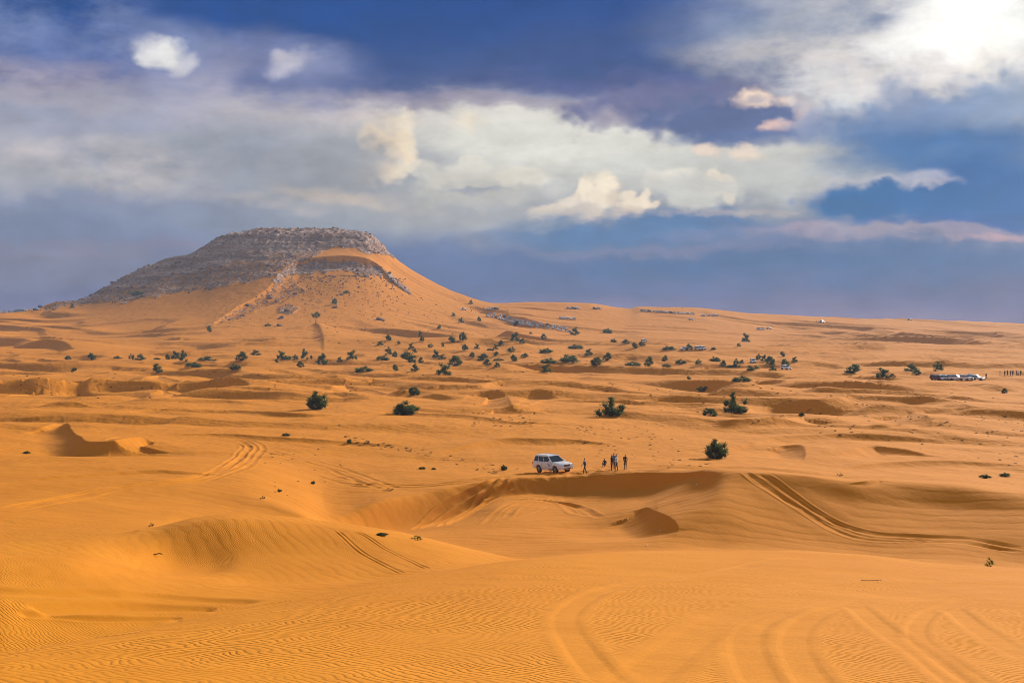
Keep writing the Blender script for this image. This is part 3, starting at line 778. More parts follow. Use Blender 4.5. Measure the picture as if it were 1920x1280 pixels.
# soften across the mesh, then carve ledges, gullies and boulder fields
k = np.array([.25, .5, .25])
for ax in (0, 1):
    rr = np.apply_along_axis(lambda v: np.convolve(v, k, 'same'), ax, rr)
rg = np.abs(fbm(X / 26, Y / 26, 4, 140, 0.6))
gul = fbm(X / 9, Y / 60, 4, 150, 0.6)
strata = np.abs(((Z + 5.0 * fbm(X / 60, Y / 60, 4, 160)) / 11.0) % 1.0 - 0.5) * 2
Z += rr * (2.2 * (0.35 - rg) + 1.4 * gul + 1.0 * (sstep(0.3, 0.65, strata) - 0.5) + 0.8 * fbm(X / 5, Y / 7, 3, 170, 0.7))
capm = sstep(0.6, 1.0, rr) * sstep(66, 80, Z)
Z += capm * 1.2 * perlin(X / 4, Y / 9, 180)
ROCK = rr
# scoured streaks down the right sand flank of the hill
flank = sstep(700, 740, PX2) * (1 - sstep(880, 940, PX2)) * sstep(900, 1000, D2) * (1 - rr)
along = X * 0.75 - Y * 0.1
Z += flank * 0.9 * fbm((Y + X * 0.2) / 7, along / 140, 3, 190)
smallr = sstep(380, 420, PX2) * (1 - sstep(880, 940, PX2)) * sstep(760, 860, D2) * (1 - rr) * (1 - flank)
Z += smallr * 0.35 * fbm(X / 9, Y / 9, 3, 195)

# ------------------------------------------------------------------ tyre tracks
DBL = dict(pair=1.9, half=0.42, depth=0.07)
for o_, hf, dp in ((0.0, 0.30, 0.06), (0.20, 0.26, 0.05), (0.45, 0.24, 0.03), (0.78, 0.26, 0.05), (1.0, 0.30, 0.06)):
    A_ = np.array([(1392, 884), (1420, 903), (1475, 938), (1515, 963), (1563, 993), (1613, 1010), (1650, 1014), (1780, 1016), (1925, 1037)], float)
    B_ = np.array([(1424, 887), (1467, 912), (1513, 946), (1563, 976), (1613, 993), (1650, 1000), (1700, 1002), (1800, 1007), (1925, 1028)], float)
    rut((A_ + (B_ - A_) * o_).tolist(), half=hf, depth=dp, berm=0.7)
rut(((A_ + B_) / 2).tolist(), half=1.4, depth=0.07, berm=0.2)
rut([(628, 993), (640, 1002), (673, 1032), (723, 1060), (757, 1075)], half=0.05, depth=0.022, pair=0.17)
rut([(660, 994), (677, 1000), (723, 1029), (773, 1053), (803, 1066)], half=0.05, depth=0.022, pair=0.17)
rut([(945, 896), (925, 910), (873, 942), (827, 970), (780, 992)], half=0.32, depth=0.2, pair=0.95)
rut([(958, 899), (935, 915), (907, 940), (867, 968), (830, 985)], half=0.32, depth=0.2, pair=0.95)
rut([(-5, 959), (100, 941), (200, 921), (300, 907), (383, 897), (433, 880), (467, 858), (481, 841), (467, 828), (430, 820)], **DBL)
rut([(-5, 956), (100, 936), (220, 914), (330, 902), (395, 890), (440, 872), (462, 853), (473, 840), (455, 828), (420, 821)], half=0.32, depth=0.06, pair=1.3)
rut([(250, 912), (340, 899), (400, 886), (432, 868), (452, 850), (462, 838), (440, 828)], half=0.3, depth=0.07, pair=1.1)
rut([(480, 840), (520, 850), (580, 864), (640, 883), (700, 905), (740, 918)], **DBL)
rut([(640, 905), (720, 912), (820, 908), (900, 898), (960, 890), (1010, 884)], **DBL)
rut([(600, 890), (700, 908), (800, 910), (880, 900), (950, 887)], half=0.42, depth=0.07, pair=1.8)
rut([(1060, 884), (1110, 886), (1160, 884), (1240, 884)], half=0.45, depth=0.06, pair=1.8)
rut([(1090, 880), (1120, 876), (1160, 882)], half=0.45, depth=0.06, pair=1.8)
for k_ in range(7):                      # swirls on the floor of the hollow
    o = k_ * 7
    rut([(905 + o, 985 - o * 0.3), (935 + o, 955 - o * 0.2), (985 + o * 1.1, 936 + o * 0.1), (1040 + o * 1.1, 940 + o * 0.25), (1080 + o * 1.1, 965 + o * 0.15)], half=0.4, depth=0.05, berm=0.7)
rut([(905, 984), (950, 975), (1000, 962), (1030, 950)], half=0.3, depth=0.04)
# trampled sand round the car and the people
for cx_, cy_, rad_ in ((1045, 884, 9.0), (1100, 884, 8.0), (1155, 882, 8.0)):
    q_ = pick(cx_, cy_)
    m_ = np.exp(-(((X - q_.x) / rad_) ** 2 + ((Y - q_.y) / (rad_ * 1.2)) ** 2))
    Z += 0.06 * m_ * fbm(X / 0.9, Y / 1.3, 3, 230) * (m_ > 0.02)
# dark scraped bands on the near left
rut([(-40, 1110), (80, 1112), (200, 1113), (330, 1120), (430, 1127), (480, 1130)], half=0.42, depth=0.06, berm=0.15)
rut([(60, 1143), (180, 1139), (300, 1139), (410, 1141)], half=0.42, depth=0.06, berm=0.15)
rut([(30, 1150), (90, 1154), (150, 1158), (250, 1161), (345, 1157)], half=0.2, depth=0.035, berm=0.2)
# wide tyre swaths across the foreground dune
def swath(pts, half, depth=0.0075):
    rut(pts, half=half, depth=depth, berm=0.45, n=70, floor=0.35)
swath([(1905, 1102), (1760, 1110), (1610, 1121), (1480, 1133), (1385, 1150), (1310, 1190), (1240, 1240), (1175, 1290)], 0.24)
swath([(1800, 1118), (1660, 1125), (1535, 1137), (1435, 1160), (1400, 1195), (1410, 1240), (1440, 1290)], 0.16)
swath([(1625, 1127), (1525, 1155), (1490, 1195), (1500, 1240), (1535, 1290)], 0.14)
swath([(1600, 1135), (1660, 1180), (1735, 1230), (1810, 1290)], 0.12)
swath([(1810, 1125), (1740, 1150), (1725, 1200), (1770, 1235), (1850, 1290)], 0.10)
swath([(1785, 1140), (1860, 1195), (1940, 1240)], 0.12)
swath([(1480, 1045), (1330, 1075), (1210, 1090), (1110, 1115), (1060, 1170), (1090, 1220), (1155, 1290)], 0.14)
swath([(1930, 1080), (1780, 1088), (1640, 1085), (1500, 1095), (1400, 1108)], 0.14, 0.006)

# ------------------------------------------------------------------ build the two pieces of the sheet
HILL_POLY = [(70, 590), (150, 576), (230, 570), (330, 590), (385, 614), (450, 642), (600, 660), (760, 645), (870, 605), (945, 572), (945, 300), (70, 300)]
PXG, PYG = proj_rows()
def plain_poly(poly):
    ins = np.zeros(Z.shape, bool); p = np.array(poly, float)
    qx = np.broadcast_to(PXG[None], Z.shape)
    for (x1, y1), (x2, y2) in zip(p, np.roll(p, -1, 0)):
        ins ^= ((y1 > PYG) != (y2 > PYG)) & (qx < (x2 - x1) * (PYG - y1) / (y2 - y1 + 1e-9) + x1)
    return ins
hmask = (plain_poly(HILL_POLY) & (D2 > 780) & (D2 < 1520)) | ((D2 >= 1390) & (D2 < 1660) & (PX2 > 120) & (PX2 < 900) & (Z > 6) & far_hill)
# vertex normals of the whole sheet, so that its pieces meet without a seam
P3 = np.stack([X, Y, Z], 2)
dr = np.gradient(P3, axis=0); dt = np.gradient(P3, axis=1)
NRM = np.cross(dt, dr); NRM /= np.linalg.norm(NRM, axis=2)[..., None] + 1e-12
NRM[NRM[..., 2] < 0] *= -1

def sheet(name, face_sel, mat):
    i, j = np.nonzero(face_sel)
    q = np.stack([i * NTH + j, i * NTH + (j + 1) % NTH, (i + 1) * NTH + (j + 1) % NTH, (i + 1) * NTH + j], 1)
    used, inv = np.unique(q.ravel(), return_inverse=True)
    co = P3.reshape(-1, 3)[used]; nv = NRM.reshape(-1, 3)[used]
    rk = ROCK.ravel()[used]; tk = TRACK.ravel()[used]
    tris = np.zeros((0, 3), int)
    loops = inv.reshape(-1, 4)
    if face_sel[0].any():                # close the sheet under the viewer
        c = len(co)
        co = np.vstack([co, [[0, 0, -1.62]]]); nv = np.vstack([nv, [[0, 0, 1]]])
        rk = np.append(rk, 0); tk = np.append(tk, 0)
        idx = np.searchsorted(used, np.arange(NTH))
        tris = np.stack([np.full(NTH, c), np.roll(idx, -1), idx], 1)
    me = bpy.data.meshes.new(name)
    nq, nt = len(loops), len(tris)
    me.vertices.add(len(co)); me.vertices.foreach_set('co', co.astype(np.float32).ravel())
    me.loops.add(nq * 4 + nt * 3)
    me.loops.foreach_set('vertex_index', np.concatenate([loops.ravel(), tris.ravel()]).astype(np.int32))
    me.polygons.add(nq + nt)
    me.polygons.foreach_set('loop_start', np.concatenate([np.arange(nq) * 4, nq * 4 + np.arange(nt) * 3]).astype(np.int32))
    me.update(calc_edges=True)
    me.polygons.foreach_set('use_smooth', np.ones(nq + nt, bool))
    for nm, arr in (('rock', rk), ('track', tk)):
        at = me.attributes.new(nm, 'FLOAT', 'POINT'); at.data.foreach_set('value', arr.astype(np.float32))
    me.normals_split_custom_set_from_vertices([tuple(v) for v in nv])
    me.materials.append(mat)
    o = bpy.data.objects.new(name, me); COL.objects.link(o)
    o['kind'] = 'structure'
    return o
# ------------------------------------------------------------------ materials
def material(name):
    m = bpy.data.materials.new(name); m.use_nodes = True
    t = NT(m.node_tree)
    b = m.node_tree.nodes['Principled BSDF']
    return m, t, b
def flat(name, col, rough=0.6, metal=0.0, spec=0.5, var=0.0, noise_scale=3.0):
    m, t, b = material(name)
    b.inputs['Roughness'].default_value = rough
    b.inputs['Metallic'].default_value = metal
    b.inputs['Specular IOR Level'].default_value = spec
    tcn = t.new('ShaderNodeTexCoord')
    n = t.noise(tcn.outputs['Object'], noise_scale, 3)
    k = 0.12
    c = t.mix(n, tuple(x * (1 - k) for x in col), tuple(min(1, x * (1 + k)) for x in col))
    if var:
        oi = t.new('ShaderNodeObjectInfo')
        c = t.mix(t.m('MULTIPLY', oi.outputs['Random'], 1.0), c, tuple(x * (1 - var) for x in col))
    t.put(b.inputs['Base Color'], c)
    return m

def sand_and_rock():
    m, t, b = material('sand_and_rock')
    geo = t.new('ShaderNodeNewGeometry')
    pos = geo.outputs['Position']
    dist = t.v('LENGTH', pos)
    rock_a = t.attr('rock'); track = t.attr('track')
    # sand colour: orange grains, broad streaks of paler and redder sand
    n1 = t.noise(t.v('MULTIPLY', pos, (0.02, 0.008, 0.02)), 1.0, 5, 0.6)
    n2 = t.noise(t.v('MULTIPLY', pos, (0.25, 0.12, 0.25)), 1.0, 9, 0.68)
    n3 = t.noise(pos, 9.0, 3, 0.7)
    sand = t.mix(t.rng(n1, 0.32, 0.68), SAND_A, SAND_B)
    sand = t.mix(t.m('MULTIPLY', t.rng(n2, 0.38, 0.66), 0.55), sand, SAND_C)
    # sand colour turns slightly redder and darker with distance from the viewer
    dist_wob = t.m('ADD', dist, t.m('MULTIPLY', t.m('SUBTRACT', n1, 0.5), 60.0))
    sand = t.mix(t.rng(dist_wob, 25.0, 120.0, 0.0, 0.85), sand, t.mix(n2, SAND_R, SAND_C))
    sand = t.mix(t.m('MULTIPLY', t.rng(n3, 0.35, 0.7), 0.12), sand, (0.42, 0.13, 0.008))
    # wind ripples
    def ripple(nx, ny, lam, wob, wsc, amp, r0, r1, r2, r3, gate):
        ph = t.m('MULTIPLY', t.v('DOT_PRODUCT', pos, (nx, ny, 0)), 2 * math.pi / lam)
        ph = t.m('ADD', ph, t.m('MULTIPLY', t.noise(t.v('MULTIPLY', pos, (1, 1, 0)), wsc, 3, 0.55), wob))
        ph = t.m('ADD', ph, t.m('MULTIPLY', t.noise(t.v('MULTIPLY', pos, (1, 1, 0)), wsc * 4.5, 2, 0.5), wob * 0.22))
        s = t.m('SINE', ph)
        s2 = t.m('ADD', s, t.m('MULTIPLY', t.m('SINE', t.m('ADD', t.m('MULTIPLY', ph, 2.0), 0.8)), 0.28))
        g = t.rng(t.noise(t.v('MULTIPLY', pos, (1, 1, 0)), gate, 3, 0.5), 0.34, 0.62, 0.35, 1.0)
        e = t.m('MULTIPLY', t.rng(dist, r0, r1), t.rng(dist, r2, r3, 1.0, 0.0))
        return t.m('MULTIPLY', t.m('MULTIPLY', s2, t.m('MULTIPLY', g, e)), amp)
    r1 = ripple(0.80, 0.60, 0.072, 44.0, 0.8, 0.0029, 2.0, 4.0, 45.0, 80.0, 0.5)
    r2 = ripple(0.90, 0.43, 0.45, 22.0, 0.25, 0.004, 24.0, 34.0, 80.0, 140.0, 0.16)
    r3 = ripple(0.55, 0.83, 1.9, 16.0, 0.08, 0.012, 80.0, 110.0, 260.0, 400.0, 0.04)
    rip = t.m('MULTIPLY', t.m('ADD', t.m('ADD', r1, r2), r3), t.m('SUBTRACT', 1.0, t.m('MULTIPLY', track, 0.93)))
    grain = t.m('MULTIPLY', t.noise(pos, 30.0, 2, 0.6), 0.004)
    lump = t.m('MULTIPLY', t.noise(pos, 1.3, 4, 0.55), 0.03)
    wide = t.m('MULTIPLY', t.noise(t.v('MULTIPLY', pos, (0.12, 0.07, 0.12)), 1.0, 4, 0.6), t.rng(dist, 60.0, 300.0, 0.1, 1.1))
    h = t.m('ADD', t.m('ADD', rip, grain), t.m('ADD', lump, wide))
    # rock colour and relief
    rs = t.noise(t.v('MULTIPLY', pos, (0.035, 0.02, 0.10)), 1.0, 6, 0.65)
    rf = t.noise(t.v('MULTIPLY', pos, (0.45, 0.2, 0.5)), 1.0, 5, 0.7)
    cr_ = t.voro(t.v('ADD', t.v('MULTIPLY', pos, (0.22, 0.10, 0.2)), t.v('MULTIPLY', t.noise(pos, 0.15, 4, 0.6, color=True), (1.2, 1.2, 1.2))), 1.0, 'F1')
    rock = t.mix(t.rng(rs, 0.35, 0.65), (0.38, 0.205, 0.14), (0.58, 0.42, 0.345))
    rock = t.mix(t.rng(rf, 0.42, 0.62), rock, (0.28, 0.165, 0.12))
    rock = t.mix(t.rng(rf, 0.30, 0.42, 0.45, 0.0), rock, (0.55, 0.45, 0.40))
    strat = t.noise(t.v('ADD', t.v('MULTIPLY', pos, (0.010, 0.010, 0.30)), t.v('MULTIPLY', t.noise(pos, 0.03, 3, color=True), (0.5, 0.5, 0.9))), 1.0, 4, 0.6)
    rock = t.v('SCALE', rock, sc=t.rng(strat, 0.34, 0.66, 0.74, 1.18))
    edge = t.m('ADD', rock_a, t.m('MULTIPLY', t.m('SUBTRACT', t.noise(t.v('MULTIPLY', pos, (0.3, 0.12, 0.3)), 1.0, 5, 0.7), 0.5), 1.9))
    rk = t.m('MULTIPLY', t.rng(edge, 0.34, 0.74), t.rng(rock_a, 0.02, 0.12))
    t.put(b.inputs['Base Color'], t.mix(rk, sand, rock))
    rh = t.m('ADD', t.m('MULTIPLY', rf, 2.2), t.m('MULTIPLY', cr_, 1.6))
    height = t.m('ADD', t.m('MULTIPLY', h, t.m('SUBTRACT', 1.0, rk)), t.m('MULTIPLY', rh, rk))
    bp = t.new('ShaderNodeBump')
    bp.inputs['Strength'].default_value = 1.0
    bp.inputs['Distance'].default_value = 1.0
    t.put(bp.inputs['Height'], height)
    t.l.new(bp.outputs[0], b.inputs['Normal'])
    b.inputs['Roughness'].default_value = 0.95
    b.inputs['Specular IOR Level'].default_value = 0.08
    return m
SAND_A, SAND_B, SAND_C = (0.66, 0.238, 0.010), (0.69, 0.275, 0.017), (0.58, 0.196, 0.007)
SAND_R = (0.68, 0.246, 0.012)
M_LAND = sand_and_rock()
M_PAINT = flat('white_paint', (0.78, 0.80, 0.82), 0.28, spec=0.5)
M_PAINT_FAR = flat('car_paint', (0.84, 0.85, 0.86), 0.3)
M_SILVER = flat('silver_paint', (0.50, 0.52, 0.54), 0.35, 0.3)
M_DARKCAR = flat('dark_paint', (0.06, 0.06, 0.07), 0.35)
M_REDCAR = flat('maroon_paint', (0.16, 0.03, 0.03), 0.4)
M_GLASS = flat('tinted_glass', (0.02, 0.035, 0.05), 0.08, spec=0.6)
M_TYRE = flat('tyre_rubber', (0.02, 0.02, 0.021), 0.85)
M_RIM = flat('alloy_rim', (0.42, 0.42, 0.43), 0.35, 0.7)
M_TRIM = flat('dark_trim', (0.035, 0.035, 0.037), 0.6)
M_CHROME = flat('grille_metal', (0.35, 0.36, 0.36), 0.25, 0.8)
M_LAMP = flat('lamp_lens', (0.65, 0.67, 0.68), 0.1)
M_TAIL = flat('tail_lens', (0.35, 0.02, 0.015), 0.2)
M_BLUE = flat('blue_emblem', (0.08, 0.18, 0.42), 0.5)
M_PLATE = flat('plate_white', (0.7, 0.7, 0.68), 0.5)
M_SKIN = flat('skin', (0.30, 0.16, 0.10), 0.6)
M_HAIR = flat('dark_hair', (0.012, 0.010, 0.009), 0.6)
M_BLACK = flat('black_cloth', (0.016, 0.016, 0.020), 0.9)
M_NAVY = flat('navy_cloth', (0.03, 0.05, 0.11), 0.9)
M_SKY = flat('light_blue_cloth', (0.48, 0.60, 0.74), 0.9)
M_WHITE = flat('white_cloth', (0.72, 0.72, 0.72), 0.9)
M_TEAL = flat('blue_cloth', (0.10, 0.22, 0.36), 0.9)
M_SHOE = flat('dark_shoe', (0.03, 0.025, 0.02), 0.8)
M_STEM = flat('woody_stem', (0.10, 0.065, 0.04), 0.9)
M_TWIG = flat('dry_twig', (0.16, 0.10, 0.05), 0.9)
M_LITTER = flat('white_plastic', (0.78, 0.78, 0.80), 0.4)
M_STONE = flat('brown_rock', (0.24, 0.14, 0.105), 0.9, noise_scale=0.8)
M_TARP = flat('grey_tarp', (0.22, 0.28, 0.33), 0.6)
def foliage_mat(name, c1, c2):
    m, t, b = material(name)
    geo = t.new('ShaderNodeNewGeometry'); oi = t.new('ShaderNodeObjectInfo')
    n = t.noise(geo.outputs['Position'], 1.6, 3, 0.6)
    c = t.mix(t.rng(n, 0.35, 0.65), c1, c2)
    c = t.mix(t.m('MULTIPLY', oi.outputs['Random'], 0.5), c, tuple(x * 0.65 for x in c1))
    t.put(b.inputs['Base Color'], c)
    b.inputs['Roughness'].default_value = 0.75
    b.inputs['Specular IOR Level'].default_value = 0.2
    tr = t.new('ShaderNodeBsdfTranslucent'); t.put(tr.inputs['Color'], t.mix(0.5, c, (c2[0] * 1.3, c2[1] * 1.5, c2[2])))
    mx = t.new('ShaderNodeMixShader'); mx.inputs[0].default_value = 0.35
    t.l.new(b.outputs[0], mx.inputs[1]); t.l.new(tr.outputs[0], mx.inputs[2])
    t.l.new(mx.outputs[0], t.n['Material Output'].inputs['Surface'])
    return m
M_LEAF = foliage_mat('shrub_leaf', (0.055, 0.080, 0.028), (0.120, 0.145, 0.058))
M_GRASS = foliage_mat('grass_blade', (0.07, 0.10, 0.025), (0.12, 0.14, 0.04))
M_DRY = foliage_mat('dry_scrub', (0.10, 0.065, 0.026), (0.15, 0.105, 0.04))

GROUND = sheet('sand_ground', ~hmask[:-1] & np.ones((NR - 1, NTH), bool), M_LAND)
HILL = sheet('rocky_hill', hmask[:-1] & np.ones((NR - 1, NTH), bool), M_LAND)
HILL['label'] = 'flat-topped rocky hill with orange sand drifted up its front and right side'
GROUND['label'] = 'orange desert sand dunes with wind ripples and tyre tracks'

# ------------------------------------------------------------------ the hazy air
def haze_box():
    bm = bmesh.new(); bmesh.ops.create_cube(bm, size=1.0)
    z0, z1 = float(Z.min()) - 1.0, float(Z.max()) + 12.0
    for v in bm.verts:
        v.co.x *= 2 * (R_MAX + 60); v.co.y *= 2 * (R_MAX + 60)
        v.co.z = z0 if v.co.z < 0 else z1
    me = bpy.data.meshes.new('haze'); bm.to_mesh(me); bm.free()
    m = bpy.data.materials.new('haze'); m.use_nodes = True
    t = NT(m.node_tree); t.n.clear()
    o_ = t.new('ShaderNodeOutputMaterial'); v = t.new('ShaderNodeVolumePrincipled')
    v.inputs['Color'].default_value = (0.58, 0.76, 1.0, 1)
    v.inputs['Density'].default_value = HAZE
    v.inputs['Anisotropy'].default_value = 0.0
    t.l.new(v.outputs[0], o_.inputs['Volume'])
    me.materials.append(m)
    o = bpy.data.objects.new('haze', me); COL.objects.link(o)
    o['kind'] = 'stuff'
haze_box()
# ------------------------------------------------------------------ mesh helpers
def link(name, me, parent=None, loc=None):
    o = bpy.data.objects.new(name, me); COL.objects.link(o)
    if parent is not None: o.parent = parent
    if loc is not None: o.location = loc
    return o
def mesh(name, verts, faces, mats, midx=None, smooth=False):
    me = bpy.data.meshes.new(name)
    me.from_pydata([tuple(v) for v in verts], [], faces)
    for m in (mats if isinstance(mats, (list, tuple)) else [mats]): me.materials.append(m)
    if midx is not None: me.polygons.foreach_set('material_index', midx)
    if smooth: me.polygons.foreach_set('use_smooth', [True] * len(me.polygons))
    me.update()
    return me
def from_bm(name, bm, mat, smooth=False):
    bmesh.ops.recalc_face_normals(bm, faces=bm.faces)
    me = bpy.data.meshes.new(name); bm.to_mesh(me); bm.free()
    me.materials.append(mat)
    if smooth: me.polygons.foreach_set('use_smooth', [True] * len(me.polygons))
    return me
def box_bm(x0, x1, y0, y1, z0, z1, bev=0.0, seg=2):
    bm = bmesh.new(); bmesh.ops.create_cube(bm, size=1)
    for v in bm.verts:
        v.co = ((x0 + x1) / 2 + v.co.x * (x1 - x0), (y0 + y1) / 2 + v.co.y * (y1 - y0), (z0 + z1) / 2 + v.co.z * (z1 - z0))
    if bev: bmesh.ops.bevel(bm, geom=bm.edges[:] + bm.verts[:], offset=bev, segments=seg, affect='EDGES', profile=0.6)
    return bm
def tube(bm, p0, p1, r0, r1, n=6):
    p0, p1 = Vector(p0), Vector(p1); d = (p1 - p0).normalized()
    a = d.orthogonal().normalized(); b = d.cross(a)
    A = [bm.verts.new(p0 + (a * math.cos(t) + b * math.sin(t)) * r0) for t in [2 * math.pi * i / n for i in range(n)]]
    B = [bm.verts.new(p1 + (a * math.cos(t) + b * math.sin(t)) * r1) for t in [2 * math.pi * i / n for i in range(n)]]
    for i in range(n):
        bm.faces.new((A[i], A[(i + 1) % n], B[(i + 1) % n], B[i]))
    bm.faces.new(A[::-1]); bm.faces.new(B)
def tag(o, label, cat, group=None):
    o['label'] = label; o['category'] = cat
    if group: o['group'] = group
    return o
def root(name, loc, label, cat, group=None):
    e = bpy.data.objects.new(name, None); COL.objects.link(e)
    e.empty_display_size = 0.3; e.location = loc
    return tag(e, label, cat, group)

# ------------------------------------------------------------------ the white off-roader on the plateau
L2, WB_F, WB_R, WR = 2.475, 1.48, -1.37, 0.40
def suv_body(lod=1):
    """lower body: cross sections along the length, the sills lifted round the wheel arches"""
    if lod:
        xs = sorted(set([-2.46, -2.42, -2.30, 2.34, 2.43, 2.47, 0.95, 1.0] + list(np.round(np.linspace(-2.2, 2.2, 67), 3))))
    else:
        xs = [-2.46, -2.35, -1.9, -1.78, -1.37, -0.96, -0.84, 0.95, 1.07, 1.48, 1.89, 2.0, 2.30, 2.45]
    V, Fc = [], []
    def top(x):
        if x > 0.95: return 1.19 - 0.15 * ((x - 0.95) / 1.5) ** 1.6
        return 1.19
    for x in xs:
        arch = 0.0
        for c in (WB_F, WB_R):
            q = 0.49 ** 2 - (x - c) ** 2
            if q > 0: arch = max(arch, WR + math.sqrt(q))
        f = max((abs(x) - 2.15) / 0.32, 0)
        w = 0.965 - 0.13 * f * f
        zb = max(0.47 + 0.10 * f, arch); zf = 0.42 + 0.12 * f
        zt = top(x) - (0.10 * f * f if x > 0 else 0.0)
        flare = 0.025 if arch else 0.0
        sec = [(0, zf), (0.60, zf), (0.62, max(zb, zf + 0.02)), (w - 0.02 + flare, zb + 0.002), (w + 0.02 + flare, zb + 0.06 if zb < 0.8 else zb + 0.03), (w + 0.012, 0.93), (w - 0.01, zt - 0.10), (w - 0.06, zt - 0.02), (w - 0.16, zt + (0.01 if x > 0.95 else 0)), (0, zt + (0.03 if x > 0.95 else 0))]
        loop = [(-y, z) for y, z in sec[::-1]][:-1] + sec
        V.append([(x, y, z) for y, z in loop])
    n = len(V[0]); verts = [v for s in V for v in s]
    for i in range(len(V) - 1):
        for j in range(n - 1):
            Fc.append((i * n + j, i * n + j + 1, (i + 1) * n + j + 1, (i + 1) * n + j))
        Fc.append((i * n + n - 1, i * n, (i + 1) * n, (i + 1) * n + n - 1))
    Fc.append(tuple(range(n))); Fc.append(tuple(range((len(V) - 1) * n, len(V) * n))[::-1])
    return verts, Fc
CAB = dict(b0=-2.36, b1=1.02, t0=-2.12, t1=0.10, zb=1.17, zt=1.88, yb=0.945, yt=0.74)
def cab_point(side, u, v, out=0.0):
    """a point on the side of the cabin: u along (0 rear, 1 front), v up"""
    c = CAB
    xb, xt = c['b0'] + (c['b1'] - c['b0']) * u, c['t0'] + (c['t1'] - c['t0']) * u
    return (xb + (xt - xb) * v, side * (c['yb'] + (c['yt'] - c['yb']) * v + out), c['zb'] + (c['zt'] - c['zb']) * v)
def pane(name, pts, mat, parent, normal_out, t=0.02):
    """a glass pane with thickness, standing slightly proud of its opening"""
    n = Vector(normal_out).normalized()
    P = [Vector(p) for p in pts]; k = len(P)
    vs_ = [p + n * 0.008 for p in P] + [p - n * t for p in P]
    fs = [tuple(range(k)), tuple(range(2 * k - 1, k - 1, -1))] + [(i, i + k, (i + 1) % k + k, (i + 1) % k) for i in range(k)]
    bm = bmesh.new(); vv = [bm.verts.new(v) for v in vs_]
    for f in fs: bm.faces.new([vv[i] for i in f])
    return link(name, from_bm(name, bm, mat), parent)
def wheel_meshes():
    bm = bmesh.new(); prof = [(0.24, -0.11), (0.34, -0.125), (0.385, -0.10), (0.40, -0.05), (0.40, 0.05), (0.385, 0.10), (0.34, 0.125), (0.24, 0.11)]
    n = 24; rings = []
    for i in range(n):
        a = 2 * math.pi * i / n
        rings.append([bm.verts.new((r * math.cos(a), y, r * math.sin(a))) for r, y in prof])
    for i in range(n):
        for j in range(len(prof)):
            A, B = rings[i], rings[(i + 1) % n]
            bm.faces.new((A[j], A[(j + 1) % len(prof)], B[(j + 1) % len(prof)], B[j]))
    ty = from_bm('wheel', bm, M_TYRE, True)
    bm = bmesh.new()
    for i in range(5):
        a = 2 * math.pi * i / 5 + 0.3
        tube(bm, (0.05 * math.cos(a), 0.10, 0.05 * math.sin(a)), (0.245 * math.cos(a), 0.075, 0.245 * math.sin(a)), 0.045, 0.035, 5)
    tube(bm, (0, 0.05, 0), (0, 0.118, 0), 0.075, 0.06, 10)
    prof = [(0.225, 0.02), (0.255, 0.11), (0.235, 0.115), (0.21, 0.02)]; n = 24; rings = []
    for i in range(n):
        a = 2 * math.pi * i / n
        rings.append([bm.verts.new((r * math.cos(a), y, r * math.sin(a))) for r, y in prof])
    for i in range(n):
        for j in range(4):
            A, B = rings[i], rings[(i + 1) % n]
            bm.faces.new((A[j], A[(j + 1) % 4], B[(j + 1) % 4], B[j]))
    tube(bm, (0, 0.0, 0), (0, 0.03, 0), 0.22, 0.22, 20)
    return ty, from_bm('rim', bm, M_RIM)
def cabin_mesh(mat):
    c = CAB; bm = bmesh.new()
    pts = [(c['b0'], c['yb'], c['zb']), (c['b1'], c['yb'], c['zb']), (c['t1'], c['yt'], c['zt']), (c['t0'], c['yt'], c['zt'])]
    A = [bm.verts.new((x, y, z)) for x, y, z in pts]; B = [bm.verts.new((x, -y, z)) for x, y, z in pts]
    bm.faces.new(A); bm.faces.new(B[::-1])
    for i in range(4): bm.faces.new((A[i], B[i], B[(i + 1) % 4], A[(i + 1) % 4]))
    bmesh.ops.recalc_face_normals(bm, faces=bm.faces)
    bmesh.ops.bevel(bm, geom=[e for e in bm.edges if max(v.co.z for v in e.verts) > 1.5], offset=0.07, segments=3, affect='EDGES', profile=0.5)
    return from_bm('cabin', bm, mat, False)
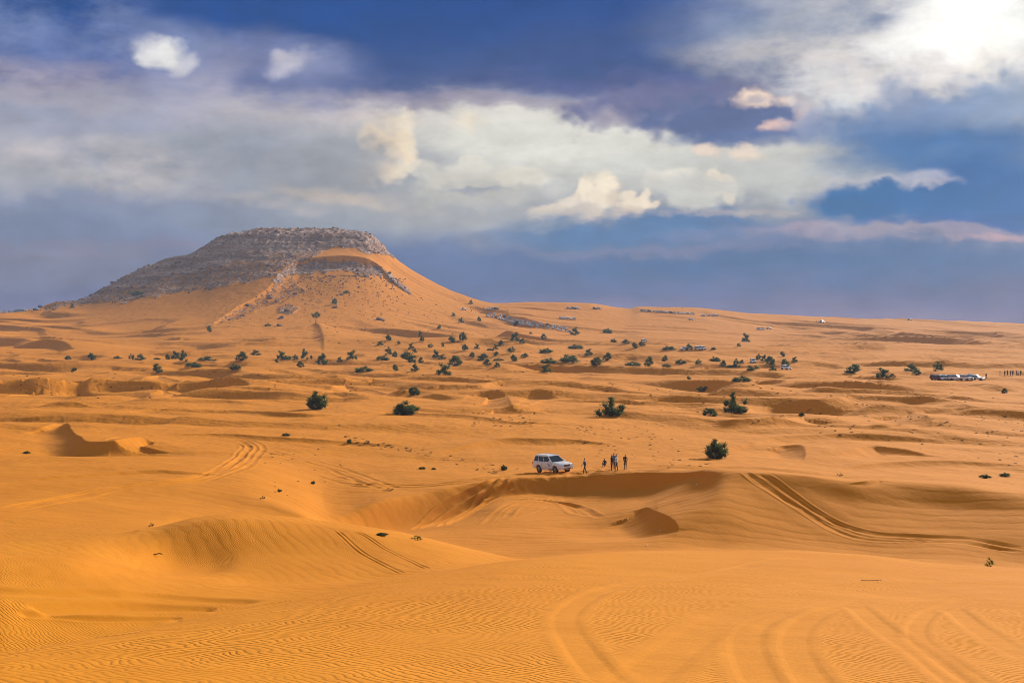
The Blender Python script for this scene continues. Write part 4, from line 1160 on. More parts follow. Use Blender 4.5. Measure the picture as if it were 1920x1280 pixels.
def build_suv():
    r = root('off_road_car', (0, 0, 0), 'white four-wheel-drive car tilted nose-down on the sand beside the standing people', 'car')
    v, f = suv_body(); bm = bmesh.new(); vv = [bm.verts.new(p) for p in v]
    for q in f: bm.faces.new([vv[i] for i in q])
    body = link('body', from_bm('body', bm, M_PAINT, True), r)
    link('cabin', cabin_mesh(M_PAINT), r)
    for s in (1, -1):
        nrm = (0, s, (CAB['yb'] - CAB['yt']) / (CAB['zt'] - CAB['zb']))
        for u0, u1, fr, re in ((0.05, 0.29, 0.0, 0.02), (0.315, 0.585, 0, 0), (0.61, 0.955, -0.01, 0)):
            pane('side_window', [cab_point(s, u0, 0.10), cab_point(s, u1, 0.10), cab_point(s, u1 + fr, 0.84), cab_point(s, u0 + re, 0.84)], M_GLASS, r, nrm)
    def face_pt(x0, x1, yb, yt, u, v):
        y = yb + (yt - yb) * v
        return (x0 + (x1 - x0) * v, y * u, CAB['zb'] + (CAB['zt'] - CAB['zb']) * v)
    c = CAB
    pane('windscreen', [face_pt(c['b1'], c['t1'], c['yb'], c['yt'], u, v) for u, v in ((-.93, .07), (.93, .07), (.88, .86), (-.88, .86))], M_GLASS, r, (0.71, 0, 0.92))
    pane('rear_window', [face_pt(c['b0'], c['t0'], c['yb'], c['yt'], u, v) for u, v in ((-.88, .15), (.88, .15), (.85, .82), (-.85, .82))], M_GLASS, r, (-0.95, 0, 0.33))
    ty, rim = wheel_meshes()
    for x in (WB_F, WB_R):
        for s in (1, -1):
            w = link('wheel', ty, r, (x, s * 0.83, WR)); w.rotation_euler = (0, 0, 0 if s > 0 else math.pi)
            link('rim', rim, w)
            link('wheel_arch', from_bm('wheel_arch', box_bm(x - 0.44, x + 0.44, s * 0.52 - 0.08, s * 0.52 + 0.08, 0.45, 0.86, 0.05), M_TRIM), r)
    link('front_bumper', from_bm('front_bumper', box_bm(2.30, 2.50, -0.88, 0.88, 0.46, 0.74, 0.05), M_PAINT, False), r)
    link('bumper_intake', from_bm('bumper_intake', box_bm(2.45, 2.508, -0.52, 0.52, 0.50, 0.60, 0.01), M_TRIM), r)
    link('rear_bumper', from_bm('rear_bumper', box_bm(-2.53, -2.38, -0.88, 0.88, 0.50, 0.78, 0.05), M_PAINT), r)
    g = link('grille', from_bm('grille', box_bm(2.41, 2.485, -0.42, 0.42, 0.77, 0.99, 0.02), M_TRIM), r)
    for z in (0.82, 0.88, 0.94):
        link('grille_bar', from_bm('grille_bar', box_bm(2.478, 2.50, -0.40, 0.40, z - 0.016, z + 0.016, 0.004, 1), M_CHROME), g)
    for s in (1, -1):
        link('headlight', from_bm('headlight', box_bm(2.26, 2.462, s * 0.66 - 0.20, s * 0.66 + 0.20, 0.80, 0.97, 0.035), M_LAMP), r)
        link('fog_light', from_bm('fog_light', box_bm(2.44, 2.512, s * 0.70 - 0.07, s * 0.70 + 0.07, 0.54, 0.62, 0.02), M_LAMP), r)
        link('tail_light', from_bm('tail_light', box_bm(-2.49, -2.30, s * 0.82 - 0.10, s * 0.82 + 0.10, 0.90, 1.12, 0.03), M_TAIL), r)
        link('side_step', from_bm('side_step', box_bm(-0.86, 0.96, s * 0.93 - 0.10, s * 0.93 + 0.10, 0.36, 0.43, 0.02), M_SILVER), r)
        bm = box_bm(0.70, 0.88, s * 1.08 - 0.10, s * 1.08 + 0.10, 1.19, 1.38, 0.04)
        link('mirror', from_bm('mirror', bm, M_PAINT), r)
        bm = bmesh.new(); tube(bm, (-1.9, s * 0.66, 1.915), (-0.1, s * 0.66, 1.915), 0.022, 0.022, 6)
        for x in (-1.85, -1.0, -0.15): tube(bm, (x, s * 0.66, 1.84), (x, s * 0.66, 1.915), 0.02, 0.02, 6)
        link('roof_rail', from_bm('roof_rail', bm, M_SILVER), r)
        for x in (-0.62, 0.38):
            link('door_handle', from_bm('door_handle', box_bm(x - 0.11, x + 0.11, s * 0.985 - 0.02, s * 0.985 + 0.02, 0.99, 1.03, 0.01, 1), M_CHROME), r)
        for x in (-0.78, 0.18, 0.98):
            link('door_seam', from_bm('door_seam', box_bm(x - 0.006, x + 0.006, s * 0.978 - 0.004, s * 0.978 + 0.004, 0.56, 1.08), M_TRIM), r)
        link('door_emblem', from_bm('door_emblem', box_bm(0.42, 0.80, s * 0.982 - 0.004, s * 0.982 + 0.004, 0.80, 0.92, 0.0), M_BLUE), r)
    link('licence_plate', from_bm('licence_plate', box_bm(2.50, 2.518, -0.26, 0.26, 0.63, 0.74), M_PLATE), r)
    link('roof_spoiler', from_bm('roof_spoiler', box_bm(-2.30, -2.05, -0.66, 0.66, 1.845, 1.885, 0.015), M_PAINT), r)
    return r
suv = build_suv()
def seat(o, x, y, heading, extra_pitch=0.0, sink=0.0):
    """rest an object on the sand, its x axis along heading (degrees), tilted with the slope"""
    n = slope_normal(x, y)
    h = math.radians(heading); fwd = Vector((math.cos(h), math.sin(h), 0))
    fwd = (fwd - n * fwd.dot(n)).normalized(); left = n.cross(fwd)
    m3 = Matrix((fwd, left, n)).transposed() @ Matrix.Rotation(extra_pitch, 3, 'Y')
    sc_ = o.scale.copy()
    o.matrix_world = Matrix.Translation((x, y, ground(x, y) - sink)) @ m3.to_4x4() @ Matrix.Diagonal((*sc_, 1.0))
suv.scale = (1.03, 1.03, 1.08)
_p = pick(1037, 884.5)
SUVP = _p
seat(suv, _p.x, _p.y, -52, math.radians(3.5), 0.06)

# ------------------------------------------------------------------ far cars: one mesh each, all built alike
def far_car_mesh(name, paint):
    v, f = suv_body(0); V = list(v); Fc = list(f); Mi = [0] * len(f)
    def add(vs_, fs, m):
        o = len(V); V.extend(vs_)
        for q in fs: Fc.append(tuple(o + i for i in q)); Mi.append(m)
    c = CAB; b = []
    for s in (1, -1):
        b += [(c['b0'], s * c['yb'], c['zb']), (c['b1'], s * c['yb'], c['zb']), (c['t1'], s * c['yt'], c['zt']), (c['t0'], s * c['yt'], c['zt'])]
    add(b, [(3, 2, 1, 0), (4, 5, 6, 7), (0, 1, 5, 4), (1, 2, 6, 5), (2, 3, 7, 6), (3, 0, 4, 7)], 0)
    for s in (1, -1):
        for u0, u1 in ((0.05, 0.29), (0.32, 0.58), (0.61, 0.95)):
            q = [cab_point(s, u0, 0.1, 0.012), cab_point(s, u1, 0.1, 0.012), cab_point(s, u1, 0.84, 0.012), cab_point(s, u0, 0.84, 0.012)]
            add(q, [(0, 1, 2, 3) if s < 0 else (3, 2, 1, 0)], 1)
    for x0, x1, d in ((c['b1'], c['t1'], 0.015), (c['b0'], c['t0'], -0.015)):
        def fp(u, v_): return (x0 + (x1 - x0) * v_ + d, (c['yb'] + (c['yt'] - c['yb']) * v_) * u, c['zb'] + (c['zt'] - c['zb']) * v_)
        q = [fp(-.9, .1), fp(.9, .1), fp(.86, .86), fp(-.86, .86)]
        add(q, [(0, 1, 2, 3) if d > 0 else (3, 2, 1, 0)], 1)
    for x in (WB_F, WB_R):
        for s in (1, -1):
            n = 10; w = []
            for y in (s * 0.72, s * 0.965):
                w += [(x + WR * math.cos(2 * math.pi * i / n), y, WR + WR * math.sin(2 * math.pi * i / n)) for i in range(n)]
            add(w, [(i, (i + 1) % n, n + (i + 1) % n, n + i) for i in range(n)] + [tuple(range(n)), tuple(range(n, 2 * n))], 2)
    add([(2.48, -0.5, 0.6), (2.48, 0.5, 0.6), (2.48, 0.45, 0.98), (2.48, -0.45, 0.98)], [(0, 1, 2, 3)], 2)
    me = mesh(name, V, Fc, [paint, M_GLASS, M_TYRE], Mi)
    bm = bmesh.new(); bm.from_mesh(me); bmesh.ops.recalc_face_normals(bm, faces=bm.faces); bm.to_mesh(me); bm.free()
    return me
FAR_CAR = {'w': far_car_mesh('parked_car', M_PAINT_FAR), 's': far_car_mesh('parked_car_silver', M_SILVER), 'd': far_car_mesh('parked_car_dark', M_DARKCAR), 'r': far_car_mesh('parked_car_red', M_REDCAR)}
def far_car(px, py, kind, heading, label, group=None):
    p = pick(px, py)
    o = link('parked_car', FAR_CAR[kind])
    tag(o, label, 'car', group)
    seat(o, p.x, p.y, heading, 0, 0.05)
    return o
ORDW = ['first', 'second', 'third', 'fourth', 'fifth', 'sixth', 'seventh', 'eighth', 'ninth', 'tenth', 'eleventh', 'twelfth', 'thirteenth', 'fourteenth', 'fifteenth', 'sixteenth', 'seventeenth', 'eighteenth', 'nineteenth', 'twentieth', 'twenty-first']
COLN = {'w': 'white', 's': 'silver', 'd': 'dark', 'r': 'dark red'}
rl = random.Random(5)
# the long line at the right foot of the hill: nothing tells its cars apart but their paint
_a = [(910, 593), (942, 599), (968, 606), (1000, 611), (1040, 617.5), (1072, 624)]
def along(pts, t):
    q = np.array(pts, float); s = np.linspace(0, 1, len(q))
    return float(np.interp(t, s, q[:, 0])), float(np.interp(t, s, q[:, 1]))
GL = 'cars parked in the long line at the foot of the hill'
for k in range(21):
    px, py = along(_a, (k + 0.5) / 21)
    kd = 'w' if rl.random() < 0.8 else ('s' if rl.random() < 0.6 else 'd')
    far_car(px + rl.uniform(-.8, .8), py + rl.uniform(-.4, .4), kd, -80 + rl.uniform(-14, 14), f'{COLN[kd]} car, {ORDW[k]} from left in the front row of the long parked line', GL)
for k in range(15):
    px, py = along(_a, (k + 0.8) / 16)
    kd = 'w' if rl.random() < 0.75 else ('s' if rl.random() < 0.5 else 'd')
    far_car(px + rl.uniform(-1, 1), py - 4.6 + rl.uniform(-.9, .6), kd, -75 + rl.uniform(-18, 18), f'{COLN[kd]} car, {ORDW[k]} from left in the back row of the long parked line', GL)
far_car(870, 581, 'w', -10, 'white car alone on the slope left of the long parked line')
GA = 'cars above the left end of the long line'
far_car(917, 580.5, 'w', -15, 'white car at the left of the small group above the long line', GA)
far_car(924, 579.5, 's', -60, 'silver car in the middle of the small group above the long line', GA)
far_car(931, 580, 'd', -30, 'dark car at the right of the small group above the long line', GA)
GR = 'cars scattered on the far slope right of the hill'
for px, py, kd, hd, lb in [
    (1067, 579, 's', -20, 'silver car at the left of the row of three high on the far slope'),
    (1075, 579, 'd', -30, 'dark car in the middle of the row of three high on the far slope'),
    (1083, 579, 'w', -20, 'white car at the right of the row of three high on the far slope'),
    (1116, 579.5, 'd', -20, 'dark car of the pair just under the far ridge'),
    (1123, 579.5, 's', -40, 'silver car of the pair just under the far ridge'),
    (1052, 598, 's', -70, 'silver car at the left end of the row of four over the long line'),
    (1059, 598, 'w', -80, 'white car second from the left in the row of four over the long line'),
    (1067, 598.5, 'w', -20, 'white car third from the left in the row of four over the long line'),
    (1077, 598.5, 'w', -80, 'white car at the right end of the row of four over the long line'),
    (1296, 600, 'w', -20, 'white car alone below the row of cars on the far ridge'),
    (1423, 618, 'w', -60, 'white car at the left of the three under the ridge, above the leaning bush'),
    (1430, 618, 'w', -75, 'white car in the middle of the three under the ridge, above the leaning bush'),
    (1442, 617, 'w', -20, 'white car at the right of the three under the ridge, slightly apart'),
    (1541, 604, 's', -20, 'silver car beside small standing figures on the far right ridge slope'),
    (1706, 600, 'w', -20, 'white car alone on the skyline at the far right'),
    (1283, 656, 'w', 190, 'white car half hidden by the left side of a bush on the slope'),
    (1310, 655, 'w', -50, 'left white car of the pair parked beside a bush on the slope'),
    (1318, 655, 'w', -70, 'right white car of the pair parked beside a bush on the slope'),
    (1208, 641, 'w', -60, 'white car directly behind a bush on the slope'),
    (1412, 680, 'w', -85, 'white car facing the viewer between two clumps of bushes'),
    (1474, 693, 'w', -60, 'white car below the bush at the right end of the bush row'),
    (232, 569, 'w', -8, 'white car alone on the sand under the rocky left slope')]:
    far_car(px, py, kd, hd, lb, GR)
GK = 'cars in the row under the far ridge'
for i, px in enumerate([1203, 1210, 1218, 1229, 1236, 1243, 1251, 1258, 1265, 1273, 1281, 1290, 1299]):
    kd = 'd' if i in (2, 7) else ('s' if i in (0, 5) else 'w')
    far_car(px, 583.5 + (px - 1203) * 0.065, kd, -60 + rl.uniform(-30, 40), f'{COLN[kd]} car, {ORDW[i]} from left in the row under the far ridge line', GK)
for i, px in enumerate([1319, 1328, 1336, 1343]):
    far_car(px, 592.5, 'w', -70, f'white car, {ORDW[i]} from left in the short row right of the ridge row', GK)
GV = 'cars in the tight row on the valley floor at the right'
for i, px in enumerate(np.linspace(1757, 1831, 9)):
    kd = 'r' if i == 0 else ('s' if i in (2, 5) else ('d' if i in (3, 7) else 'w'))
    lb = 'dark red car at the left end of the tight row on the right valley floor' if kd == 'r' else f'{COLN[kd]} car, {ORDW[i]} from left in the tight row on the right valley floor'
    far_car(px, 712 + rl.uniform(-1.2, 1.2), kd, -70 + rl.uniform(-45, 45), lb, GV)
GW = 'cars at the camp on the left skyline'
for px, py, kd, hd, lb in [(3, 586, 'w', -20, 'white car at the very edge of the camp on the left skyline'), (8, 582, 's', -50, 'silver car second from the edge of the camp on the left skyline'),
    (20, 582, 'w', -20, 'white car in the middle of the camp, nose to the right'), (28, 585, 's', -30, 'silver car in the middle of the camp on the left skyline'), (46, 583, 'w', -15, 'white car right of the pale tent at the camp'),
    (66, 582, 'd', -40, 'dark car beside the small blue tent at the camp'), (72, 581, 'w', -50, 'white car at the right end of the camp on the left skyline')]:
    far_car(px, py, kd, hd, lb, GW)
# low tents of the camp
def tent(px, py, w, h, label, mat):
    p = pick(px, py)
    V = [(-w, -1.5, 0), (w, -1.5, 0), (w, 1.5, 0), (-w, 1.5, 0), (-w * 0.8, 0, h), (w * 0.8, 0, h * 0.92), (0, 0, h * 1.05)]
    me = mesh('camp_tent', V, [(0, 1, 5, 6, 4), (2, 3, 4, 6, 5), (1, 2, 5), (3, 0, 4), (3, 2, 1, 0)], mat)
    o = link('camp_tent', me); tag(o, label, 'tent', 'tents of the camp on the left skyline')
    o.location = (p.x, p.y, ground(p.x, p.y) - 0.1); o.rotation_euler = (0, 0, 0.2)
tent(37, 583, 4.2, 2.0, 'long low pale tent among the cars on the left skyline', M_TARP)
tent(75, 577, 2.0, 2.4, 'small blue tent at the right of the camp on the left skyline', M_BLUE)
# ------------------------------------------------------------------ people
def skin_person(name, J, E, rad, region, mats, level=1):
    """one continuous body grown round a jointed skeleton; region(point) gives the cloth or skin each face shows"""
    me = bpy.data.meshes.new(name)
    keys = list(J)
    me.from_pydata([J[k] for k in keys], [(keys.index(a), keys.index(b)) for a, b in E], [])
    o = bpy.data.objects.new(name, me); COL.objects.link(o)
    sm = o.modifiers.new('skin', 'SKIN'); sm.branch_smoothing = 0.6
    if not me.skin_vertices: me.skin_vertices.new()
    for i, k in enumerate(keys):
        r = rad[k]; me.skin_vertices[0].data[i].radius = r if isinstance(r, tuple) else (r, r)
        me.skin_vertices[0].data[i].use_root = (k == 'pelvis')
    if level:
        ss = o.modifiers.new('subsurf', 'SUBSURF'); ss.levels = level; ss.render_levels = level
    dg = bpy.context.evaluated_depsgraph_get(); dg.update()
    new = bpy.data.meshes.new_from_object(o.evaluated_get(dg))
    bpy.data.objects.remove(o)
    new.materials.clear()
    for m in mats: new.materials.append(m)
    for p in new.polygons:
        p.material_index = region(p.center); p.use_smooth = True
    new.name = name
    return new
def limb_pose(hip, thigh, shank):
    """knee and ankle from swing angles (radians, forward positive)"""
    k = (hip[0] + 0.44 * math.sin(thigh), hip[1], hip[2] - 0.44 * math.cos(thigh))
    a = (k[0] + 0.42 * math.sin(shank), k[1] * 1.02, k[2] - 0.42 * math.cos(shank))
    return k, a
def person_mesh(name, cols, legs=((0.05, 0.0), (-0.05, -0.05)), arms=((0.1, 0.3), (-0.1, 0.2)), skirt=False, level=1, build=1.0, sit=False, fingers=True, headturn=0.0):
    """facing +x, feet at z = 0. cols: materials for skin, top, lower, shoes, hair"""
    J, R_, E = {}, {}, []
    def add(k, p, r, frm=None):
        J[k] = p; R_[k] = r
        if frm: E.append((frm, k))
    hz = 0.93 if not sit else 0.16
    add('pelvis', (0, 0, hz), (0.135 * build, 0.16 * build))
    add('waist', (0.0, 0, hz + 0.17), (0.115 * build, 0.14 * build), 'pelvis')
    add('chest', (0.01, 0, hz + 0.36), (0.125 * build, 0.17 * build), 'waist')
    add('upper', (0.0, 0, hz + 0.49), (0.085, 0.11), 'chest')
    add('neck', (0.005, 0, hz + 0.57), (0.055, 0.055), 'upper')
    add('jaw', (0.03, 0.0, hz + 0.645), (0.075, 0.068), 'neck')
    add('skull', (0.012, 0.0, hz + 0.74), (0.095, 0.080), 'jaw')
    add('crown', (0.0, 0.0, hz + 0.80), (0.06, 0.055), 'skull')
    hands = []
    for i, s in enumerate((1, -1)):
        sh = (0, s * 0.185 * build, hz + 0.46)
        a, b = arms[i]
        el = (sh[0] + 0.28 * math.sin(a), sh[1] + s * 0.045, sh[2] - 0.28 * math.cos(a))
        wr = (el[0] + 0.25 * math.sin(b), el[1] - s * 0.01, el[2] - 0.25 * math.cos(b))
        d = (Vector(wr) - Vector(el)).normalized()
        n = f'{i}'
        add('sh' + n, sh, 0.068 * build, 'upper'); add('el' + n, el, 0.045, 'sh' + n); add('wr' + n, wr, 0.028, 'el' + n)
        pm = Vector(wr) + d * 0.07
        add('palm' + n, tuple(pm), (0.036, 0.020), 'wr' + n); hands.append(Vector(wr))
        if fingers:
            fx = Vector((1, 0, 0)) - d * d.x; fx.normalize()
            for k, (o_, ln) in enumerate(((0.030, 0.065), (0.010, 0.075), (-0.010, 0.07), (-0.030, 0.055))):
                b0 = pm + fx * o_ + d * 0.03; t0 = b0 + d * ln + Vector((0, -s * 0.02, 0))
                add(f'fb{n}{k}', tuple(b0), 0.010, 'palm' + n); add(f'ft{n}{k}', tuple(t0), 0.008, f'fb{n}{k}')
            tb = Vector(wr) + d * 0.03 + fx * 0.035
            add('tb' + n, tuple(tb), 0.012, 'wr' + n); add('tt' + n, tuple(tb + d * 0.035 + fx * 0.025), 0.009, 'tb' + n)
    feet = []
    for i, s in enumerate((1, -1)):
        hp = (0, s * 0.09 * build, hz - 0.05); n = f'{i}'
        if sit:
            k = (0.36, s * 0.14, 0.42); a = (0.46, s * 0.12, 0.06)
        else:
            k, a = limb_pose(hp, *legs[i])
            dz = 0.075 - a[2]
        add('hip' + n, hp, 0.095 * build, 'pelvis'); add('kn' + n, k, 0.062, 'hip' + n); add('an' + n, a, 0.042, 'kn' + n)
        add('heel' + n, (a[0] - 0.03, a[1], a[2] - 0.045), 0.034, 'an' + n)
        add('toe' + n, (a[0] + 0.17, a[1] + s * 0.02, a[2] - 0.055), (0.030, 0.040), 'heel' + n)
        feet.append(a)
    lo = min(p[2] for p in J.values()) - 0.03
    J = {k: (p[0], p[1], p[2] - lo) for k, p in J.items()}
    hz -= lo; hands = [h - Vector((0, 0, lo)) for h in hands]; feet = [(f[0], f[1], f[2] - lo) for f in feet]
    def region(c):
        if any((c - h).length < 0.20 and (c - h).z < 0.01 for h in hands): return 0
        if c.z > hz + 0.565: return 4 if (c.z > hz + 0.755 or c.x < -0.03 and c.z > hz + 0.62) else 0
        if any((c - Vector(f)).length < 0.11 or (c - Vector((f[0] + 0.1, f[1], f[2] - 0.04))).length < 0.10 for f in feet): return 3
        if c.z < hz + 0.02 and (abs(c.y) < 0.19 or c.z < hz - 0.25): return 2
        return 1
    return skin_person(name, J, E, R_, region, cols, level)
def place_person(me, px, py, face, label, group, height=1.0, parts=None):
    p = pick(px, py)
    o = link('person', me); tag(o, label, 'person', group)
    o.location = (p.x, p.y, ground(p.x, p.y) - 0.02); o.rotation_euler = (0, 0, math.radians(face)); o.scale = (height,) * 3
    return o
G1 = 'people standing on the sand near the white car'
m_walk = person_mesh('person_walking', [M_SKIN, M_WHITE, M_BLACK, M_SHOE, M_HAIR], legs=((0.35, 0.1), (-0.2, -0.55)), arms=((-0.3, 0.1), (0.35, 0.7)))
m_dark = person_mesh('person_dark', [M_SKIN, M_BLACK, M_BLACK, M_SHOE, M_HAIR], legs=((0.06, 0.02), (-0.08, -0.06)), arms=((0.5, 1.7), (0.05, 0.2)), build=1.08)
m_blue = person_mesh('person_blue', [M_SKIN, M_SKY, M_NAVY, M_SHOE, M_HAIR], legs=((0.12, 0.0), (-0.1, -0.15)), arms=((0.3, 1.0), (0.2, 0.9)), build=1.05)
m_teal = person_mesh('person_teal', [M_SKIN, M_TEAL, M_BLACK, M_SHOE, M_HAIR], legs=((0.0, 0.0), (0.05, 0.0)), arms=((0.2, 0.8), (0.9, 1.9)))
m_right = person_mesh('person_standing', [M_SKIN, M_BLACK, M_BLACK, M_SHOE, M_HAIR], legs=((0.03, 0.0), (-0.1, -0.06)), arms=((0.15, 0.6), (0.1, 0.5)), build=1.04)
m_sit = person_mesh('person_sitting', [M_SKIN, M_BLACK, M_NAVY, M_SHOE, M_HAIR], arms=((0.6, 1.1), (0.6, 1.1)), sit=True)
walker = place_person(m_walk, 1096.5, 887.5, 200, 'person in a white top and dark vest walking towards the white car', G1)
# the walker's open dark vest over the white top
def vest():
    V = []; n = 14
    for z, rx, ry in ((0.98, 0.150, 0.178), (1.14, 0.138, 0.165), (1.32, 0.148, 0.196), (1.42, 0.115, 0.150)):
        for i in range(n + 1):
            a = math.radians(38) + (2 * math.pi - math.radians(76)) * i / n
            V.append((rx * math.cos(a), ry * math.sin(a), z))
    m = n + 1
    Fc = [(r * m + i, r * m + i + 1, (r + 1) * m + i + 1, (r + 1) * m + i) for r in range(3) for i in range(n)]
    me = mesh('vest', V, Fc, M_BLACK, smooth=True)
    o = link('vest', me, walker)
    sd = o.modifiers.new('thick', 'SOLIDIFY'); sd.thickness = 0.012; sd.offset = 1
vest()
place_person(m_sit, 1134, 873.5, 250, 'person in dark clothes sitting on the sand behind the walker', G1)
place_person(m_dark, 1146.5, 882, 20, 'person in black standing at the left of the close group', G1, 1.0)
place_person(m_blue, 1156, 882.5, 160, 'person in a light blue shirt and dark blue trousers in the close group', G1, 1.0)
place_person(m_teal, 1151, 879.5, 270, 'person in a blue top standing between the two in front', G1, 1.04)
place_person(m_right, 1172.5, 880, 250, 'person in black standing alone right of the close group', G1, 0.95)
far_a = person_mesh('person_far', [M_SKIN, M_BLACK, M_NAVY, M_SHOE, M_HAIR], level=0, fingers=False)
far_b = person_mesh('person_far_light', [M_SKIN, M_WHITE, M_BLACK, M_SHOE, M_HAIR], level=0, fingers=False, legs=((0.2, 0.1), (-0.15, -0.3)))
def far_people(spots, label_d, label_l, group, dark=0.75):
    for i, (px, py) in enumerate(sorted(spots)):
        d = rl.random() < dark
        lb = (label_d if d else label_l).replace(' clothes ', ' clothes, ' + ORDW[i] + ' from left ').replace('person standing on', 'person in dark clothes, ' + ORDW[i] + ' from left, standing on')
        place_person(far_a if d else far_b, px, py, rl.uniform(0, 360), lb, group, rl.uniform(0.92, 1.04))
far_people([(882, 579), (884, 584), (887, 582), (891, 580), (892, 586), (896, 581), (898, 587), (902, 588), (907, 578), (909, 583)], 'person in dark clothes on the slope before the long car line', 'person in light clothes on the slope before the long car line', 'people on the slope by the parked cars')
far_people([(936, 578), (941, 577), (947, 580), (952, 583)], 'person in dark clothes beside the small car group', 'person in light clothes beside the small car group', 'people by the small car group')
far_people([(1241, 577.5), (1247, 577.8), (1256, 578.2), (1268, 578.8), (1280, 579.5)], 'person standing on the far ridge line', 'person in light clothes standing on the far ridge line', 'people on the far ridge', 1.0)
far_people([(1316, 593), (1324, 597), (1330, 593), (1340, 594), (1534, 604), (1537, 604.5), (1531, 604)], 'person in dark clothes beside the cars under the far ridge', 'person in light clothes beside the cars under the far ridge', 'people under the far ridge')
far_people([(1875, 703.5), (1884, 704), (1889, 703), (1895, 703.5), (1899, 704), (1906, 703), (1909, 704), (1914, 703.5)], 'person in dark clothes in the row at the right valley edge', 'person in light clothes in the row at the right valley edge', 'people at the right edge of the valley', 0.7)
far_people([(1849, 709), (1826, 711), (1836, 712)], 'person in dark clothes near the tight car row', 'person in light clothes near the tight car row', 'people near the tight car row')
far_people([(211, 568), (214, 568.5), (217, 568.5)], 'person in dark clothes beside the lone car under the rocks', 'person in light clothes beside the lone car under the rocks', 'people under the rocky slope', 1.0)
far_people([(54, 583), (58, 581), (76, 583), (81, 582), (87, 583), (60, 584)], 'person in dark clothes standing at the camp', 'person in light clothes standing at the camp', 'people at the camp')

# ------------------------------------------------------------------ shrubs
def bush_meshes(name, seed, shape='dome', lobes=16, per=42, blade=0.15, core=True, mat=None, up=0.5, bw=0.22):
    """unit shrub (one wide, one tall): clumps of narrow leaves round woody stems"""
    rg = np.random.default_rng(seed)
    V, Fc = [], []
    tips = []
    for k in range(lobes):
        a = rg.uniform(0, 2 * math.pi); e = rg.uniform(0.0, 1.0)
        if shape == 'dome': r = 0.36 * math.sqrt(rg.uniform(0.05, 1)); z = 0.08 + 0.74 * e * math.sqrt(max(1 - (r / 0.40) ** 2, 0.05))
        elif shape == 'wide': r = 0.42 * math.sqrt(rg.uniform(0.02, 1)); z = (0.15 + 0.6 * e) * (1.05 - r * 1.6)
        elif shape == 'tree': r = 0.34 * math.sqrt(rg.uniform(0, 1)); z = 0.45 + 0.42 * e * (1 - r)
        elif shape == 'spiky': r = 0.40 * rg.uniform(0.2, 1) ** 0.7; z = 0.12 + 0.38 * e * e; a = a if k % 4 else 0.4; z = z if k % 4 else 0.15 + 0.70 * (k / lobes); r = r if k % 4 else 0.16 * rg.uniform(0.2, 1.2)
        else: r = 0.3 * rg.uniform(0, 1); z = 0.15 + 0.65 * e * (1 - r)
        c = np.array([r * math.cos(a), r * math.sin(a), max(z, 0.08)])
        tips.append(c)
        s = rg.uniform(0.11, 0.19) * (1.15 - 0.75 * max(c[2] - 0.3, 0))
        n = per
        d = rg.normal(size=(n, 3)); d[:, 2] += up; d /= np.linalg.norm(d, axis=1)[:, None]
        base = c + d * s * rg.uniform(0.0, 0.8, (n, 1))
        out = d + (c - np.array([0, 0, 0.2])) * 0.9; out[:, 2] += up * 0.6; out /= np.linalg.norm(out, axis=1)[:, None]
        ln = blade * rg.uniform(0.6, 1.3, (n, 1))
        w = np.cross(out, rg.normal(size=(n, 3))); w /= np.linalg.norm(w, axis=1)[:, None] + 1e-9
        w *= ln * bw
        o = len(V)
        quad = np.stack([base - w * 0.5, base + w * 0.5, base + out * ln * 0.6 + w * 0.45, base + out * ln, base + out * ln * 0.6 - w * 0.45], 1)
        quad[..., 2] = np.maximum(quad[..., 2], -0.02)
        V.extend(quad.reshape(-1, 3).tolist())
        Fc.extend([tuple(o + i * 5 + j for j in range(5)) for i in range(n)])
        if core:
            o = len(V); m = 5
            ring = [(0, 0, -1), (0.85, 0, -.3), (0.26, .81, -.3), (-.69, .5, -.3), (-.69, -.5, -.3), (.26, -.81, -.3), (.69, .5, .4), (-.26, .81, .4), (-.85, 0, .4), (-.26, -.81, .4), (.69, -.5, .4), (0, 0, 1)]
            fi = [(0, 2, 1), (0, 3, 2), (0, 4, 3), (0, 5, 4), (0, 1, 5), (1, 2, 6), (2, 3, 7), (3, 4, 8), (4, 5, 9), (5, 1, 10), (2, 7, 6), (3, 8, 7), (4, 9, 8), (5, 10, 9), (1, 6, 10), (6, 7, 11), (7, 8, 11), (8, 9, 11), (9, 10, 11), (10, 6, 11)]
            for q in ring:
                j = 1 + 0.35 * rg.uniform(-1, 1)
                V.append((c[0] + q[0] * s * 0.5 * j, c[1] + q[1] * s * 0.5 * j, max(c[2] + q[2] * s * 0.5 * j, -0.02)))
            Fc.extend([tuple(o + i for i in f) for f in fi])
    leaves = mesh(name, V, Fc, mat or M_LEAF)
    bm = bmesh.new()
    for c in tips[:9]:
        m1 = (c[0] * 0.35, c[1] * 0.35, c[2] * 0.5)
        tube(bm, (c[0] * 0.08, c[1] * 0.08, -0.05), m1, 0.022, 0.014, 5); tube(bm, m1, tuple(c), 0.014, 0.005, 5)
    return leaves, from_bm(name + '_stem', bm, M_STEM)
